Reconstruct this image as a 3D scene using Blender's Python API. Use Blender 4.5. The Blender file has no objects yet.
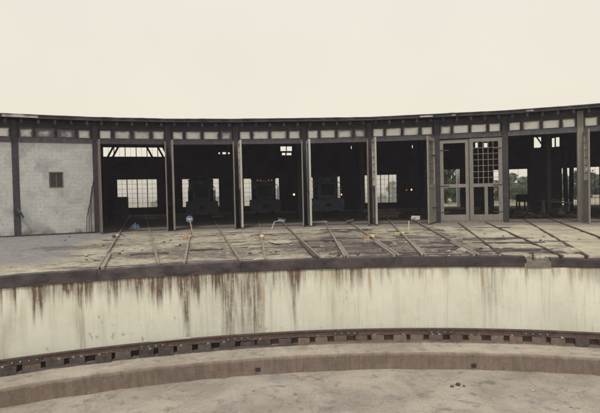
import bpy, math, random
from mathutils import Vector, Matrix, noise, Euler
random.seed(7)
S = bpy.context.scene
COL = S.collection
PI = math.pi

# ---------------------------------------------------------------- camera model
F, PITCH, ROLL, H = 504.64, -0.0224, 0.0230, 1.7965
CX, CY = -1.5986, 6.2264            # the viewer stands on the turntable; the world origin is the turntable's centre
RP, RW, RB = 20.333, 36.265, 66.2   # pit edge, roundhouse front, roundhouse rear

def ray(px, py):
    x, y = px - 300.0, 206.5 - py
    cr, sr = math.cos(ROLL), math.sin(ROLL)
    x0, y0 = (x*cr + y*sr)/F, (-x*sr + y*cr)/F
    c, s = math.cos(PITCH), math.sin(PITCH)
    return Vector((x0, c - s*y0, s + c*y0))

def at_z(px, py, z):
    d = ray(px, py); t = (z - H)/d.z
    return Vector((CX + d.x*t, CY + d.y*t, z))

def at_r(px, py, R):
    d = ray(px, py)
    a = d.x*d.x + d.y*d.y; b = 2*(CX*d.x + CY*d.y); c = CX*CX + CY*CY - R*R
    t = (-b + math.sqrt(b*b - 4*a*c))/(2*a)
    return Vector((CX + d.x*t, CY + d.y*t, H + d.z*t))

def at_d(px, py, D):
    d = ray(px, py); t = D/d.y
    return Vector((CX + d.x*t, CY + D, H + d.z*t))

def pol(R, a, z=0.0): return Vector((R*math.sin(a), R*math.cos(a), z))
def ang(p): return math.atan2(p.x, p.y)

# ---------------------------------------------------------------- materials
class NT:
    def __init__(s, name):
        s.m = bpy.data.materials.new(name); s.m.use_nodes = True
        s.t = s.m.node_tree; s.n = s.t.nodes; s.n.clear()
        s.out = s.n.new('ShaderNodeOutputMaterial')
        s.b = s.n.new('ShaderNodeBsdfPrincipled')
        s.t.links.new(s.b.outputs[0], s.out.inputs[0])
        s.co = None
    def link(s, a, b): s.t.links.new(a, b)
    def coord(s, scale=(1, 1, 1), kind='Object'):
        if s.co is None: s.co = s.n.new('ShaderNodeTexCoord')
        mp = s.n.new('ShaderNodeMapping'); mp.inputs['Scale'].default_value = scale
        s.link(s.co.outputs[kind], mp.inputs[0]); return mp.outputs[0]
    def noise(s, scale, vec=None, detail=6, rough=0.6, dist=0.0):
        t = s.n.new('ShaderNodeTexNoise'); t.inputs['Scale'].default_value = scale
        t.inputs['Detail'].default_value = detail; t.inputs['Roughness'].default_value = rough
        t.inputs['Distortion'].default_value = dist
        s.link(vec if vec is not None else s.coord(), t.inputs['Vector']); return t.outputs['Fac']
    def ramp(s, fac, stops):
        r = s.n.new('ShaderNodeValToRGB'); e = r.color_ramp.elements
        while len(e) < len(stops): e.new(0.5)
        for k, (p, c) in enumerate(stops):
            e[k].position = p
            e[k].color = (c, c, c, 1) if isinstance(c, (int, float)) else (*c, 1)
        s.link(fac, r.inputs[0]); return r.outputs[0]
    def mix(s, fac, a, b, mode='MIX'):
        m = s.n.new('ShaderNodeMix'); m.data_type = 'RGBA'; m.blend_type = mode
        for k, v in ((0, fac), (6, a), (7, b)):
            if isinstance(v, (int, float)): m.inputs[k].default_value = v if k == 0 else (v, v, v, 1)
            elif isinstance(v, tuple): m.inputs[k].default_value = (*v, 1)
            else: s.link(v, m.inputs[k])
        return m.outputs[2]
    def math(s, op, a, b=0.0, clamp=False):
        m = s.n.new('ShaderNodeMath'); m.operation = op; m.use_clamp = clamp
        for k, v in ((0, a), (1, b)):
            if isinstance(v, (int, float)): m.inputs[k].default_value = v
            else: s.link(v, m.inputs[k])
        return m.outputs[0]
    def attr(s, name):
        a = s.n.new('ShaderNodeAttribute'); a.attribute_name = name; return a
    def col(s, c):
        if isinstance(c, tuple): s.b.inputs['Base Color'].default_value = (*c, 1)
        else: s.link(c, s.b.inputs['Base Color'])
    def bump(s, h, strength=0.4, dist=0.02):
        b = s.n.new('ShaderNodeBump'); b.inputs['Strength'].default_value = strength
        b.inputs['Distance'].default_value = dist
        s.link(h, b.inputs['Height']); s.link(b.outputs[0], s.b.inputs['Normal'])
    def rough(s, v): s.b.inputs['Roughness'].default_value = v
    def metal(s, v): s.b.inputs['Metallic'].default_value = v

def blotchy(name, c0, c1, scale=6.0, stretch=(1, 1, 1), rough=0.85, metal=0.0, bump=0.4, fine=40.0, rnd=0.25):
    """two-tone weathered surface; a little brighter or darker from one object to the next"""
    t = NT(name)
    v = t.coord(stretch)
    n = t.noise(scale, v, 7, 0.65, 0.3); f = t.noise(fine, v, 4, 0.7)
    c = t.mix(t.ramp(n, [(0.3, 0.0), (0.7, 1.0)]), c0, c1)
    c = t.mix(0.55, c, t.ramp(f, [(0.25, 0.45), (0.75, 1.35)]), 'MULTIPLY')
    oi = t.n.new('ShaderNodeObjectInfo')
    c = t.mix(1.0, c, t.ramp(oi.outputs['Random'], [(0.0, 1.0 - rnd), (1.0, 1.0)]), 'MULTIPLY')
    t.col(c); t.rough(rough); t.metal(metal); t.bump(f, bump, 0.015)
    return t.m

M = {}
M['door_grey'] = blotchy('weathered_grey_wood', (0.20, 0.18, 0.155), (0.38, 0.35, 0.305), 5, (6, 6, 0.5), fine=18)
M['door_pale'] = blotchy('weathered_pale_wood', (0.42, 0.40, 0.36), (0.66, 0.635, 0.575), 5, (6, 6, 0.5), fine=18)
M['door_red'] = blotchy('faded_red_brown_wood', (0.15, 0.11, 0.09), (0.29, 0.23, 0.19), 5, (6, 6, 0.5), fine=18)
M['timber_dark'] = blotchy('dark_structural_timber', (0.03, 0.027, 0.035), (0.085, 0.08, 0.09), 4, (1, 1, 1), fine=25)
M['lintel'] = blotchy('painted_lintel_timber', (0.07, 0.066, 0.08), (0.165, 0.158, 0.175), 4, (1, 1, 1), fine=20)
M['fascia'] = blotchy('sooty_board', (0.03, 0.027, 0.034), (0.075, 0.07, 0.08), 3, (1, 1, 1), fine=20)
M['rafter'] = blotchy('rafter_wood', (0.065, 0.06, 0.067), (0.13, 0.12, 0.13), 6, fine=25, rnd=0.5)
M['roofing'] = blotchy('old_roofing_felt', (0.05, 0.045, 0.043), (0.10, 0.09, 0.085), 1.2, fine=14)
M['flashing'] = blotchy('pale_metal_flashing', (0.35, 0.34, 0.32), (0.6, 0.58, 0.54), 4, fine=20, rough=0.6)
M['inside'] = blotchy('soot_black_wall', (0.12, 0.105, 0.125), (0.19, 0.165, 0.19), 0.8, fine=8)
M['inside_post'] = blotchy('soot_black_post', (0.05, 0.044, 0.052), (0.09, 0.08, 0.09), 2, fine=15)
M['rust'] = blotchy('rusted_steel', (0.085, 0.055, 0.045), (0.19, 0.13, 0.105), 7, fine=50, rough=0.75, metal=0.15)
M['rust_dark'] = blotchy('dark_rusted_steel', (0.045, 0.036, 0.034), (0.10, 0.075, 0.065), 7, fine=50, rough=0.7, metal=0.2)
M['railtop'] = blotchy('worn_rail_steel', (0.26, 0.22, 0.175), (0.48, 0.42, 0.34), 4, fine=40, rough=0.55, metal=0.3)
M['sleeper'] = blotchy('rotten_sleeper', (0.055, 0.043, 0.044), (0.165, 0.132, 0.115), 5, (1, 1, 1), fine=30, rnd=0.45)
M['tie_brown'] = blotchy('brown_tie_wood', (0.15, 0.105, 0.085), (0.31, 0.23, 0.185), 6, (1, 1, 1), fine=35, rnd=0.5)
M['coping'] = blotchy('charcoal_coping_timber', (0.026, 0.02, 0.026), (0.15, 0.122, 0.118), 1.7, (1, 1, 1.8), fine=22, rnd=0.35)
M['shade_black'] = blotchy('painted_shade_black', (0.022, 0.02, 0.022), (0.05, 0.045, 0.045), 3, fine=22)  # black that paints shade: gaps between the ties, drain holes
M['curb'] = None
M['loco_dark'] = blotchy('grimy_black_loco_paint', (0.10, 0.105, 0.135), (0.17, 0.175, 0.215), 2, fine=20, rough=0.55)
M['loco_blue'] = blotchy('grimy_slate_blue_paint', (0.14, 0.175, 0.27), (0.22, 0.265, 0.38), 2, fine=20, rough=0.55)
M['loco_trim'] = blotchy('grimy_handrail_paint', (0.16, 0.155, 0.15), (0.30, 0.29, 0.27), 6, fine=20, rough=0.5)
M['sign_blue'] = blotchy('blue_enamel', (0.075, 0.125, 0.25), (0.15, 0.205, 0.33), 8, fine=30, rough=0.45, rnd=0.1)
M['tarp_blue'] = blotchy('faded_blue_tarpaulin', (0.12, 0.22, 0.42), (0.24, 0.36, 0.56), 7, fine=20, rough=0.5, rnd=0.1)
M['sign_white'] = blotchy('dull_white_enamel', (0.55, 0.55, 0.54), (0.78, 0.78, 0.76), 9, fine=30, rough=0.5, rnd=0.05)
M['sign_grey'] = blotchy('grey_sign_back', (0.30, 0.31, 0.32), (0.48, 0.49, 0.50), 9, fine=30, rough=0.5, rnd=0.05)
M['orange'] = blotchy('faded_orange_paint', (0.38, 0.23, 0.12), (0.56, 0.40, 0.24), 12, fine=40, rough=0.6, rnd=0.1)
M['yellow'] = blotchy('faded_yellow_paint', (0.46, 0.39, 0.17), (0.62, 0.56, 0.32), 12, fine=40, rough=0.6, rnd=0.1)
M['cream_paint'] = blotchy('chipped_cream_paint', (0.5, 0.42, 0.32), (0.72, 0.66, 0.56), 12, fine=40, rough=0.6, rnd=0.1)
M['stone'] = blotchy('pale_stone', (0.36, 0.33, 0.26), (0.56, 0.53, 0.44), 7, fine=30)
M['dirtheap'] = blotchy('pale_dirt', (0.34, 0.31, 0.24), (0.52, 0.49, 0.39), 5, fine=26, bump=0.8)
M['bark'] = blotchy('bark', (0.05, 0.042, 0.034), (0.11, 0.095, 0.08), 3, (4, 4, 0.6), fine=10)
M['oldwood'] = blotchy('bare_old_wood', (0.15, 0.125, 0.10), (0.30, 0.26, 0.21), 5, (1, 1, 1), fine=25)
M['drum'] = blotchy('dull_drum_paint', (0.07, 0.07, 0.075), (0.15, 0.14, 0.14), 4, fine=20)
M['steelgrey'] = blotchy('grey_galvanised_steel', (0.20, 0.20, 0.20), (0.34, 0.33, 0.32), 5, fine=25, rough=0.5, metal=0.3)

def leafmat(name, c0, c1):
    t = NT(name)
    n = t.noise(0.9, None, 3); oi = t.n.new('ShaderNodeObjectInfo')
    c = t.mix(t.ramp(n, [(0.35, 0.0), (0.65, 1.0)]), c0, c1)
    c = t.mix(1.0, c, t.ramp(oi.outputs['Random'], [(0.0, 0.75), (1.0, 1.1)]), 'MULTIPLY')
    t.col(c); t.rough(0.7)
    tr = t.n.new('ShaderNodeBsdfTranslucent'); t.link(c, tr.inputs[0])
    mx = t.n.new('ShaderNodeMixShader'); mx.inputs[0].default_value = 0.3
    t.link(t.b.outputs[0], mx.inputs[1]); t.link(tr.outputs[0], mx.inputs[2]); t.link(mx.outputs[0], t.out.inputs[0])
    return t.m
M['leaf_a'] = leafmat('leaf_mid_green', (0.055, 0.085, 0.035), (0.095, 0.13, 0.055))
M['leaf_b'] = leafmat('leaf_dark_green', (0.035, 0.06, 0.028), (0.07, 0.10, 0.045))
M['leaf_c'] = leafmat('leaf_pale_green', (0.085, 0.115, 0.06), (0.13, 0.16, 0.085))

def emit(name, c, s):
    m = bpy.data.materials.new(name); m.use_nodes = True
    n = m.node_tree.nodes; n.clear()
    o = n.new('ShaderNodeOutputMaterial'); e = n.new('ShaderNodeEmission')
    e.inputs[0].default_value = (*c, 1); e.inputs[1].default_value = s
    m.node_tree.links.new(e.outputs[0], o.inputs[0]); return m
M['bulb'] = emit('lit_bulb', (1.0, 0.55, 0.22), 2.0)
M['bulb_dim'] = emit('lit_marker_lamp', (1.0, 0.36, 0.14), 0.30)

# dusty whitened glass of the transoms: grime creeps in from the edges of every pane (attribute 'rim')
t = NT('dusty_white_glass')
oi = t.n.new('ShaderNodeObjectInfo')
add = t.n.new('ShaderNodeVectorMath'); add.operation = 'ADD'
t.link(t.coord(), add.inputs[0])
sc = t.n.new('ShaderNodeVectorMath'); sc.operation = 'SCALE'
cx = t.n.new('ShaderNodeCombineXYZ')
for k in range(3): t.link(oi.outputs['Random'], cx.inputs[k])
t.link(cx.outputs[0], sc.inputs[0]); sc.inputs[3].default_value = 40
t.link(sc.outputs[0], add.inputs[1])
n1 = t.noise(2.2, add.outputs[0], 5, 0.55, 0.9); n2 = t.noise(9, add.outputs[0], 4, 0.6)
rim = t.attr('rim')
k = t.math('ADD', t.math('MULTIPLY', rim.outputs['Fac'], 1.2), t.math('MULTIPLY', n1, 1.5))
k = t.math('ADD', k, t.math('MULTIPLY', n2, 0.35))
k = t.math('ADD', k, t.math('MULTIPLY', oi.outputs['Random'], 0.25))
soil = t.attr('soil')
k = t.math('ADD', k, soil.outputs['Fac'])
t.col(t.ramp(t.math('MULTIPLY', k, 0.4), [(0.48, (0.92, 0.92, 0.87)), (0.68, (0.66, 0.66, 0.64)), (0.90, (0.15, 0.145, 0.165))]))
t.rough(0.35); t.b.inputs['IOR'].default_value = 1.3
M['transom_glass'] = t.m

# grimy see-through glass
def glass(name, clear, tint):
    t = NT(name)
    n = t.noise(3, None, 5, 0.6)
    t.col(t.mix(n, tint, tuple(0.7*c for c in tint))); t.rough(0.3)
    tl = t.n.new('ShaderNodeBsdfTranslucent'); tl.inputs[0].default_value = (*tint, 1)
    tp = t.n.new('ShaderNodeBsdfTransparent')
    m1 = t.n.new('ShaderNodeMixShader'); m1.inputs[0].default_value = 0.96
    t.link(t.b.outputs[0], m1.inputs[1]); t.link(tl.outputs[0], m1.inputs[2])
    m2 = t.n.new('ShaderNodeMixShader')
    t.link(t.ramp(n, [(0.3, clear+0.12), (0.7, clear-0.12)]), m2.inputs[0])
    t.link(m1.outputs[0], m2.inputs[1]); t.link(tp.outputs[0], m2.inputs[2]); t.link(m2.outputs[0], t.out.inputs[0])
    return t.m
M['rear_glass'] = glass('dusty_factory_glass', 0.5, (0.97, 0.95, 0.88))
t = NT('dark_window_glass'); t.col((0.02, 0.02, 0.022)); t.rough(0.2); M['dark_glass'] = t.m

# concrete block wall: whitewashed blocks, blue-grey stain towards one corner
t = NT('whitewashed_block_wall')
br = t.n.new('ShaderNodeTexBrick')
uv = t.n.new('ShaderNodeUVMap'); uv.uv_map = 'UVMap'
t.link(uv.outputs[0], br.inputs['Vector'])
br.inputs['Scale'].default_value = 1.0; br.inputs['Brick Width'].default_value = 0.42; br.inputs['Row Height'].default_value = 0.21
br.inputs['Mortar Size'].default_value = 0.012; br.inputs['Mortar Smooth'].default_value = 0.3
br.inputs['Color1'].default_value = (0.53, 0.525, 0.49, 1); br.inputs['Color2'].default_value = (0.49, 0.485, 0.455, 1); br.inputs['Mortar'].default_value = (0.43, 0.425, 0.40, 1)
n1 = t.noise(0.55, uv.outputs[0], 6, 0.62, 0.4); n2 = t.noise(7, uv.outputs[0], 6, 0.7)
c = t.mix(t.ramp(n1, [(0.46, 0.0), (0.60, 0.8)]), br.outputs['Color'], (0.30, 0.295, 0.31))
c = t.mix(0.5, c, t.ramp(n2, [(0.3, 0.7), (0.7, 1.15)]), 'MULTIPLY')
sx = t.n.new('ShaderNodeSeparateXYZ'); t.link(uv.outputs[0], sx.inputs[0])
low = t.math('MULTIPLY', t.ramp(sx.outputs[1], [(0.0, 1.0), (0.12, 0.85), (0.5, 0.0)]), t.ramp(t.noise(1.6, uv.outputs[0]), [(0.4, 0.0), (0.6, 1.0)]))
c = t.mix(low, c, (0.13, 0.12, 0.115))
t.col(c); t.rough(0.9); t.bump(br.outputs['Fac'], -0.3, 0.01)
M['block'] = t.m

# whitewashed concrete of the pit wall: stains carried by the attribute 'stain' (rust and soot runs below the timbers)
t = NT('whitewashed_pit_concrete')
st = t.attr('stain'); rs = t.attr('rust')
sp = t.n.new('ShaderNodeSeparateXYZ'); t.link(t.coord(), sp.inputs[0])
u = t.math('MULTIPLY', t.math('ARCTAN2', sp.outputs[0], sp.outputs[1]), 20.3)
cb = t.n.new('ShaderNodeCombineXYZ'); t.link(u, cb.inputs[0]); t.link(sp.outputs[2], cb.inputs[2])
mp = t.n.new('ShaderNodeMapping'); mp.inputs['Scale'].default_value = (11, 1, 0.6); t.link(cb.outputs[0], mp.inputs[0])
run = t.noise(1.6, mp.outputs[0], 7, 0.65); pit_n = t.noise(9, cb.outputs[0], 6, 0.7); big = t.noise(0.6, cb.outputs[0], 5, 0.6)
mb = t.n.new('ShaderNodeMapping'); mb.inputs['Scale'].default_value = (.55, 1, .12); t.link(cb.outputs[0], mb.inputs[0]); big2 = t.noise(1.5, mb.outputs[0], 4, 0.6)
c = t.mix(t.ramp(big, [(0.35, 0.0), (0.65, 1.0)]), (0.83, 0.825, 0.69), (0.72, 0.715, 0.58))
c = t.mix(t.math('MULTIPLY', t.ramp(run, [(0.50, 0.0), (0.72, 0.6)]), t.ramp(big2, [(0.42, 0.1), (0.62, 1.0)])), c, (0.44, 0.42, 0.28))
seam = t.math('PINGPONG', u, 1.22); fr_ = t.ramp(seam, [(0.0, 1.0), (0.012, 0.0)]); hz_ = t.ramp(t.math('ABSOLUTE', t.math('ADD', sp.outputs[2], 1.22)), [(0.0, 1.0), (0.008, 0.0)])
c = t.mix(t.math('MULTIPLY', t.math('MAXIMUM', fr_, t.math('MULTIPLY', hz_, .3)), 0.3), c, (0.28, 0.265, 0.215))
vo = t.n.new('ShaderNodeTexVoronoi'); vo.inputs['Scale'].default_value = 26; t.link(cb.outputs[0], vo.inputs['Vector'])
spk = t.math('MULTIPLY', t.ramp(vo.outputs['Distance'], [(0.10, 1.0), (0.16, 0.0)]), t.ramp(t.noise(1.3, cb.outputs[0], 4), [(0.5, 0.0), (0.62, 0.85)]))
c = t.mix(spk, c, (0.2, 0.175, 0.145))
c = t.mix(t.math('MULTIPLY', t.ramp(pit_n, [(0.62, 0.0), (0.70, 1.0)]), 0.35), c, (0.30, 0.285, 0.23))
sf = t.math('MULTIPLY', st.outputs['Fac'], t.ramp(t.math('ADD', t.math('MULTIPLY', run, 0.75), t.math('MULTIPLY', pit_n, 0.25)), [(0.34, 0.22), (0.56, 1.3)]), True)
c = t.mix(sf, c, (0.15, 0.105, 0.078))
rf = t.math('MULTIPLY', rs.outputs['Fac'], t.ramp(run, [(0.35, 0.4), (0.6, 1.0)]), True)
c = t.mix(rf, c, (0.36, 0.215, 0.10))
t.col(c); t.rough(0.9); t.bump(t.math('ADD', pit_n, t.math('MULTIPLY', run, 0.5)), 0.35, 0.02)
M['pitwall'] = t.m

# curb concrete: pale worn top, the brownish face has its own colour (attribute 'face')
def concrete(name, pale, dark, brown, cracks=0.0):
    t = NT(name)
    n1 = t.noise(0.8, None, 8, 0.68, 0.5); n2 = t.noise(34, None, 6, 0.75); n3 = t.noise(3.2, None, 8, 0.68, 0.4); n4 = t.noise(120, None, 2, 0.6)
    c = t.mix(t.ramp(n1, [(0.40, 0.0), (0.62, 1.0)]), pale, dark)
    vs = t.noise(5, t.coord((2.2, 2.2, .35)), 6, 0.65)
    c = t.mix(t.math('MULTIPLY', t.attr('face').outputs['Fac'], t.ramp(n3, [(0.25, 0.75), (0.7, 1.0)])), c, t.mix(t.ramp(vs, [(0.38, 0.0), (0.62, 1.0)]), brown, tuple(1.5*x for x in brown)))
    c = t.mix(t.ramp(n3, [(0.54, 0.0), (0.66, 0.65)]), c, tuple(x*0.5 for x in dark))
    c = t.mix(0.65, c, t.ramp(n2, [(0.30, 0.6), (0.70, 1.3)]), 'MULTIPLY')
    c = t.mix(0.3, c, t.ramp(n4, [(0.32, 0.5), (0.68, 1.4)]), 'MULTIPLY')
    if cracks:
        v = t.n.new('ShaderNodeTexVoronoi'); v.feature = 'DISTANCE_TO_EDGE'; v.inputs['Scale'].default_value = 0.42
        wv = t.n.new('ShaderNodeVectorMath'); wv.operation = 'ADD'; wn = t.n.new('ShaderNodeTexNoise'); wn.inputs['Scale'].default_value = 2.5; wn.inputs['Detail'].default_value = 6
        t.link(t.coord(), wn.inputs['Vector']); sv = t.n.new('ShaderNodeVectorMath'); sv.operation = 'SCALE'; sv.inputs[3].default_value = 0.5; t.link(wn.outputs['Color'], sv.inputs[0])
        t.link(t.coord(), wv.inputs[0]); t.link(sv.outputs[0], wv.inputs[1]); t.link(wv.outputs[0], v.inputs['Vector'])
        c = t.mix(t.math('MULTIPLY', t.ramp(v.outputs['Distance'], [(0.0, 1.0), (0.010, 0.0)]), cracks), c, (0.10, 0.085, 0.07))
        c = t.mix(t.ramp(t.noise(0.55, None, 6, 0.62, 0.8), [(0.56, 0.0), (0.68, 0.5)]), c, (0.20, 0.195, 0.205))
    t.col(c); t.rough(0.92); t.bump(t.math('ADD', n2, t.math('MULTIPLY', n3, 1.5)), 0.8, 0.03); return t.m
M['curb'] = concrete('old_curb_concrete', (0.56, 0.50, 0.40), (0.38, 0.325, 0.26), (0.165, 0.12, 0.096))
M['pitfloor'] = concrete('dusty_pit_floor', (0.50, 0.44, 0.36), (0.36, 0.31, 0.26), (0.3, 0.26, 0.22), 0.22)

# yard ground: attributes 'dark' (rotten planks, oil), 'asphalt', 'apron', 'grass'
t = NT('yard_dirt')
d, a_, ap, gr = t.attr('dark'), t.attr('asphalt'), t.attr('apron'), t.attr('green')
n1 = t.noise(0.9, None, 7, 0.65, 0.4); n2 = t.noise(11, None, 6, 0.72); n3 = t.noise(48, None, 3, 0.6); n4 = t.noise(4.2, None, 8, 0.7, 0.6); dirty_ = t.math('SUBTRACT', 1.0, t.attr('clean').outputs['Fac'])
c = t.mix(t.ramp(n1, [(0.33, 0.0), (0.66, 1.0)]), (0.60, 0.555, 0.40), (0.43, 0.385, 0.275))
c = t.mix(t.math('MULTIPLY', t.ramp(n4, [(0.44, 0.0), (0.64, 0.8)]), dirty_), c, (0.20, 0.165, 0.13))
n5 = t.noise(13, t.coord((1, 1.5, 1)), 7, 0.75, 0.5); c = t.mix(t.math('MULTIPLY', t.ramp(n5, [(0.46, 0.0), (0.66, 0.65)]), dirty_), c, (0.135, 0.105, 0.09))
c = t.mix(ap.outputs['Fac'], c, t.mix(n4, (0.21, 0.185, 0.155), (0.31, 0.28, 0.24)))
c = t.mix(a_.outputs['Fac'], c, t.mix(t.ramp(n4, [(0.35, 0.0), (0.65, 1.0)]), (0.185, 0.175, 0.175), (0.33, 0.31, 0.285)))
c = t.mix(gr.outputs['Fac'], c, t.mix(n4, (0.10, 0.13, 0.055), (0.24, 0.23, 0.13)))
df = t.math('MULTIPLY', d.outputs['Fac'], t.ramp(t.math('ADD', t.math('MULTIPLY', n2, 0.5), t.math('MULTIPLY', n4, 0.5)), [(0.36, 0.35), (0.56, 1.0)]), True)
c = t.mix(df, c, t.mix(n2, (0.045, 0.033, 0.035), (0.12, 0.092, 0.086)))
c = t.mix(0.7, c, t.ramp(n3, [(0.30, 0.45), (0.70, 1.4)]), 'MULTIPLY')
t.col(c); t.rough(0.95); t.bump(t.math('ADD', n2, t.math('MULTIPLY', n3, 0.5)), 0.7, 0.03)
M['ground'] = t.m

# ---------------------------------------------------------------- mesh helpers
class MB:
    def __init__(s): s.v = []; s.f = []
    def quad(s, *p):
        i = len(s.v); s.v += [Vector(q) for q in p]; s.f.append(tuple(range(i, i+len(p))))
    def hexa(s, p):                       # 8 points: bottom ring then top ring
        i = len(s.v); s.v += [Vector(q) for q in p]
        for f in ((3, 2, 1, 0), (4, 5, 6, 7), (0, 1, 5, 4), (1, 2, 6, 5), (2, 3, 7, 6), (3, 0, 4, 7)):
            s.f.append(tuple(i+k for k in f))
    def box(s, x0, x1, y0, y1, z0, z1, m=None, jit=0.0):
        p = [(x0, y0, z0), (x1, y0, z0), (x1, y1, z0), (x0, y1, z0), (x0, y0, z1), (x1, y0, z1), (x1, y1, z1), (x0, y1, z1)]
        p = [Vector(q) + Vector([random.uniform(-jit, jit) for _ in range(3)]) for q in p]
        s.hexa([m @ q for q in p] if m else p)
    def bar(s, a, b, w, h, up=(0, 0, 1)):   # rectangular bar from a to b
        a, b = Vector(a), Vector(b); d = (b-a).normalized(); up = Vector(up)
        if abs(d.dot(up)) > 0.98: up = Vector((0, 1, 0))
        r = d.cross(up).normalized(); u = r.cross(d)
        r *= w/2; u *= h/2
        s.hexa([a-r-u, a+r-u, a+r+u, a-r+u, b-r-u, b+r-u, b+r+u, b-r+u])
    def tube(s, pts, r, n=8, caps=True):
        pts = [Vector(p) for p in pts]; rs = r if isinstance(r, (list, tuple)) else [r]*len(pts)
        base = len(s.v)
        for k, p in enumerate(pts):
            d = (pts[min(k+1, len(pts)-1)] - pts[max(k-1, 0)]).normalized()
            up = Vector((0, 0, 1)) if abs(d.z) < 0.9 else Vector((0, 1, 0))
            x = d.cross(up).normalized(); y = x.cross(d)
            for j in range(n):
                t = 2*PI*j/n; s.v.append(p + (x*math.cos(t) + y*math.sin(t))*rs[k])
        for k in range(len(pts)-1):
            for j in range(n):
                a, b = base+k*n+j, base+k*n+(j+1) % n; s.f.append((a, b, b+n, a+n))
        if caps:
            s.f.append(tuple(base+j for j in reversed(range(n)))); s.f.append(tuple(base+(len(pts)-1)*n+j for j in range(n)))
    def disc(s, c, nrm, r, th, n=24):
        nrm = Vector(nrm).normalized(); c = Vector(c)
        s.tube([c - nrm*th/2, c + nrm*th/2], r, n)
    def arc(s, R0, R1, z0, z1, a0, a1, n, jit=0.0):     # solid ring segment
        for ring in (0, 1):
            pass
        base = len(s.v)
        for k in range(n+1):
            a = a0 + (a1-a0)*k/n
            dj = random.uniform(-jit, jit); dk = random.uniform(-jit, jit)
            s.v += [pol(R0+dk, a, z0), pol(R1, a, z0), pol(R1, a, z1+dj), pol(R0+dk, a, z1+dj)]
        for k in range(n):
            i = base+4*k
            for q in range(4):
                j = (q+1) % 4; s.f.append((i+q, i+4+q, i+4+j, i+j))
        s.f.append((base, base+1, base+2, base+3)); e = base+4*n; s.f.append((e+3, e+2, e+1, e))
    def build(s, name, mat, parent=None, bevel=0.0, smooth=False, attrs=None, uv=None):
        off = Vector((0, 0, 0)); p = parent
        while p is not None: off += p.location; p = p.parent
        me = bpy.data.meshes.new(name); me.from_pydata([tuple(q-off) for q in s.v], [], s.f); me.validate(); me.update()
        o = bpy.data.objects.new(name, me); COL.objects.link(o)
        if parent: o.parent = parent
        for m in (mat if isinstance(mat, list) else [mat]): me.materials.append(m)
        if attrs:
            for k, vals in attrs.items():
                at = me.attributes.new(k, 'FLOAT', 'POINT'); at.data.foreach_set('value', vals)
        if uv:
            l = me.uv_layers.new(name='UVMap')
            for lp in me.loops: l.data[lp.index].uv = uv[lp.vertex_index]
        if smooth:
            for q in me.polygons: q.use_smooth = True
        if bevel:
            b = o.modifiers.new('bevel', 'BEVEL'); b.width = bevel; b.segments = 2; b.limit_method = 'ANGLE'
        return o

def tag(o, label, cat, group=None):
    o['label'] = label; o['category'] = cat
    if group: o['group'] = group
    return o
def thing(name, loc, label, cat, group=None):
    o = bpy.data.objects.new(name, None); o.empty_display_size = 0.3; COL.objects.link(o); o.location = loc
    return tag(o, label, cat, group)
def struct(o, kind='structure'): o['kind'] = kind; return o
def nz(x, y, z=0.0, oct=4): return noise.fractal(Vector((x, y, z)), 1.0, 2.0, oct)
def sm(e0, e1, x):
    t = max(0.0, min(1.0, (x-e0)/(e1-e0))); return t*t*(3-2*t)

# ---------------------------------------------------------------- bays
PX = [(18, 234), (98, 231), (171, 230), (238, 227), (306, 225), (371, 224), (438, 223), (506, 221), (581, 220.5)]
def pier_angle(px):
    lo, hi = -0.8, 0.8
    for _ in range(50):
        m = (lo+hi)/2; p = pol(RW, m); q = (p.x-CX, p.y-CY, -H)
        c, s = math.cos(PITCH), math.sin(PITCH); dd = q[1]*c+q[2]*s; uu = -q[1]*s+q[2]*c
        x, y = F*q[0]/dd, F*uu/dd
        if 300 + x*math.cos(ROLL) - y*math.sin(ROLL) < px: lo = m
        else: hi = m
    return lo
PA = {k: pier_angle(p[0]) for k, p in enumerate(PX)}
DA = (PA[8]-PA[0])/8
for k in (-1, -2): PA[k] = PA[k+1] - DA
for k in (9, 10): PA[k] = PA[k-1] + DA
BAYS = range(-2, 10)
MID = {k: (PA[k]+PA[k+1])/2 for k in BAYS}

def bay_frame(k, R):
    """matrix: x along the bay to the right, y outward (away from the turntable), z up; returns matrix and chord width"""
    a, b = pol(R, PA[k]), pol(R, PA[k+1]); x = (b-a).normalized(); y = Vector((-x.y, x.x, 0))
    m = Matrix(((x.x, y.x, 0, 0), (x.y, y.y, 0, 0), (0, 0, 1, 0), (0, 0, 0, 1))); m.translation = (a+b)/2
    return m, (b-a).length
def radial(a, R=0.0):
    x = Vector((math.cos(a), -math.sin(a), 0)); y = Vector((math.sin(a), math.cos(a), 0))
    m = Matrix(((x.x, y.x, 0, 0), (x.y, y.y, 0, 0), (0, 0, 1, 0), (0, 0, 0, 1))); m.translation = y*R
    return m

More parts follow.
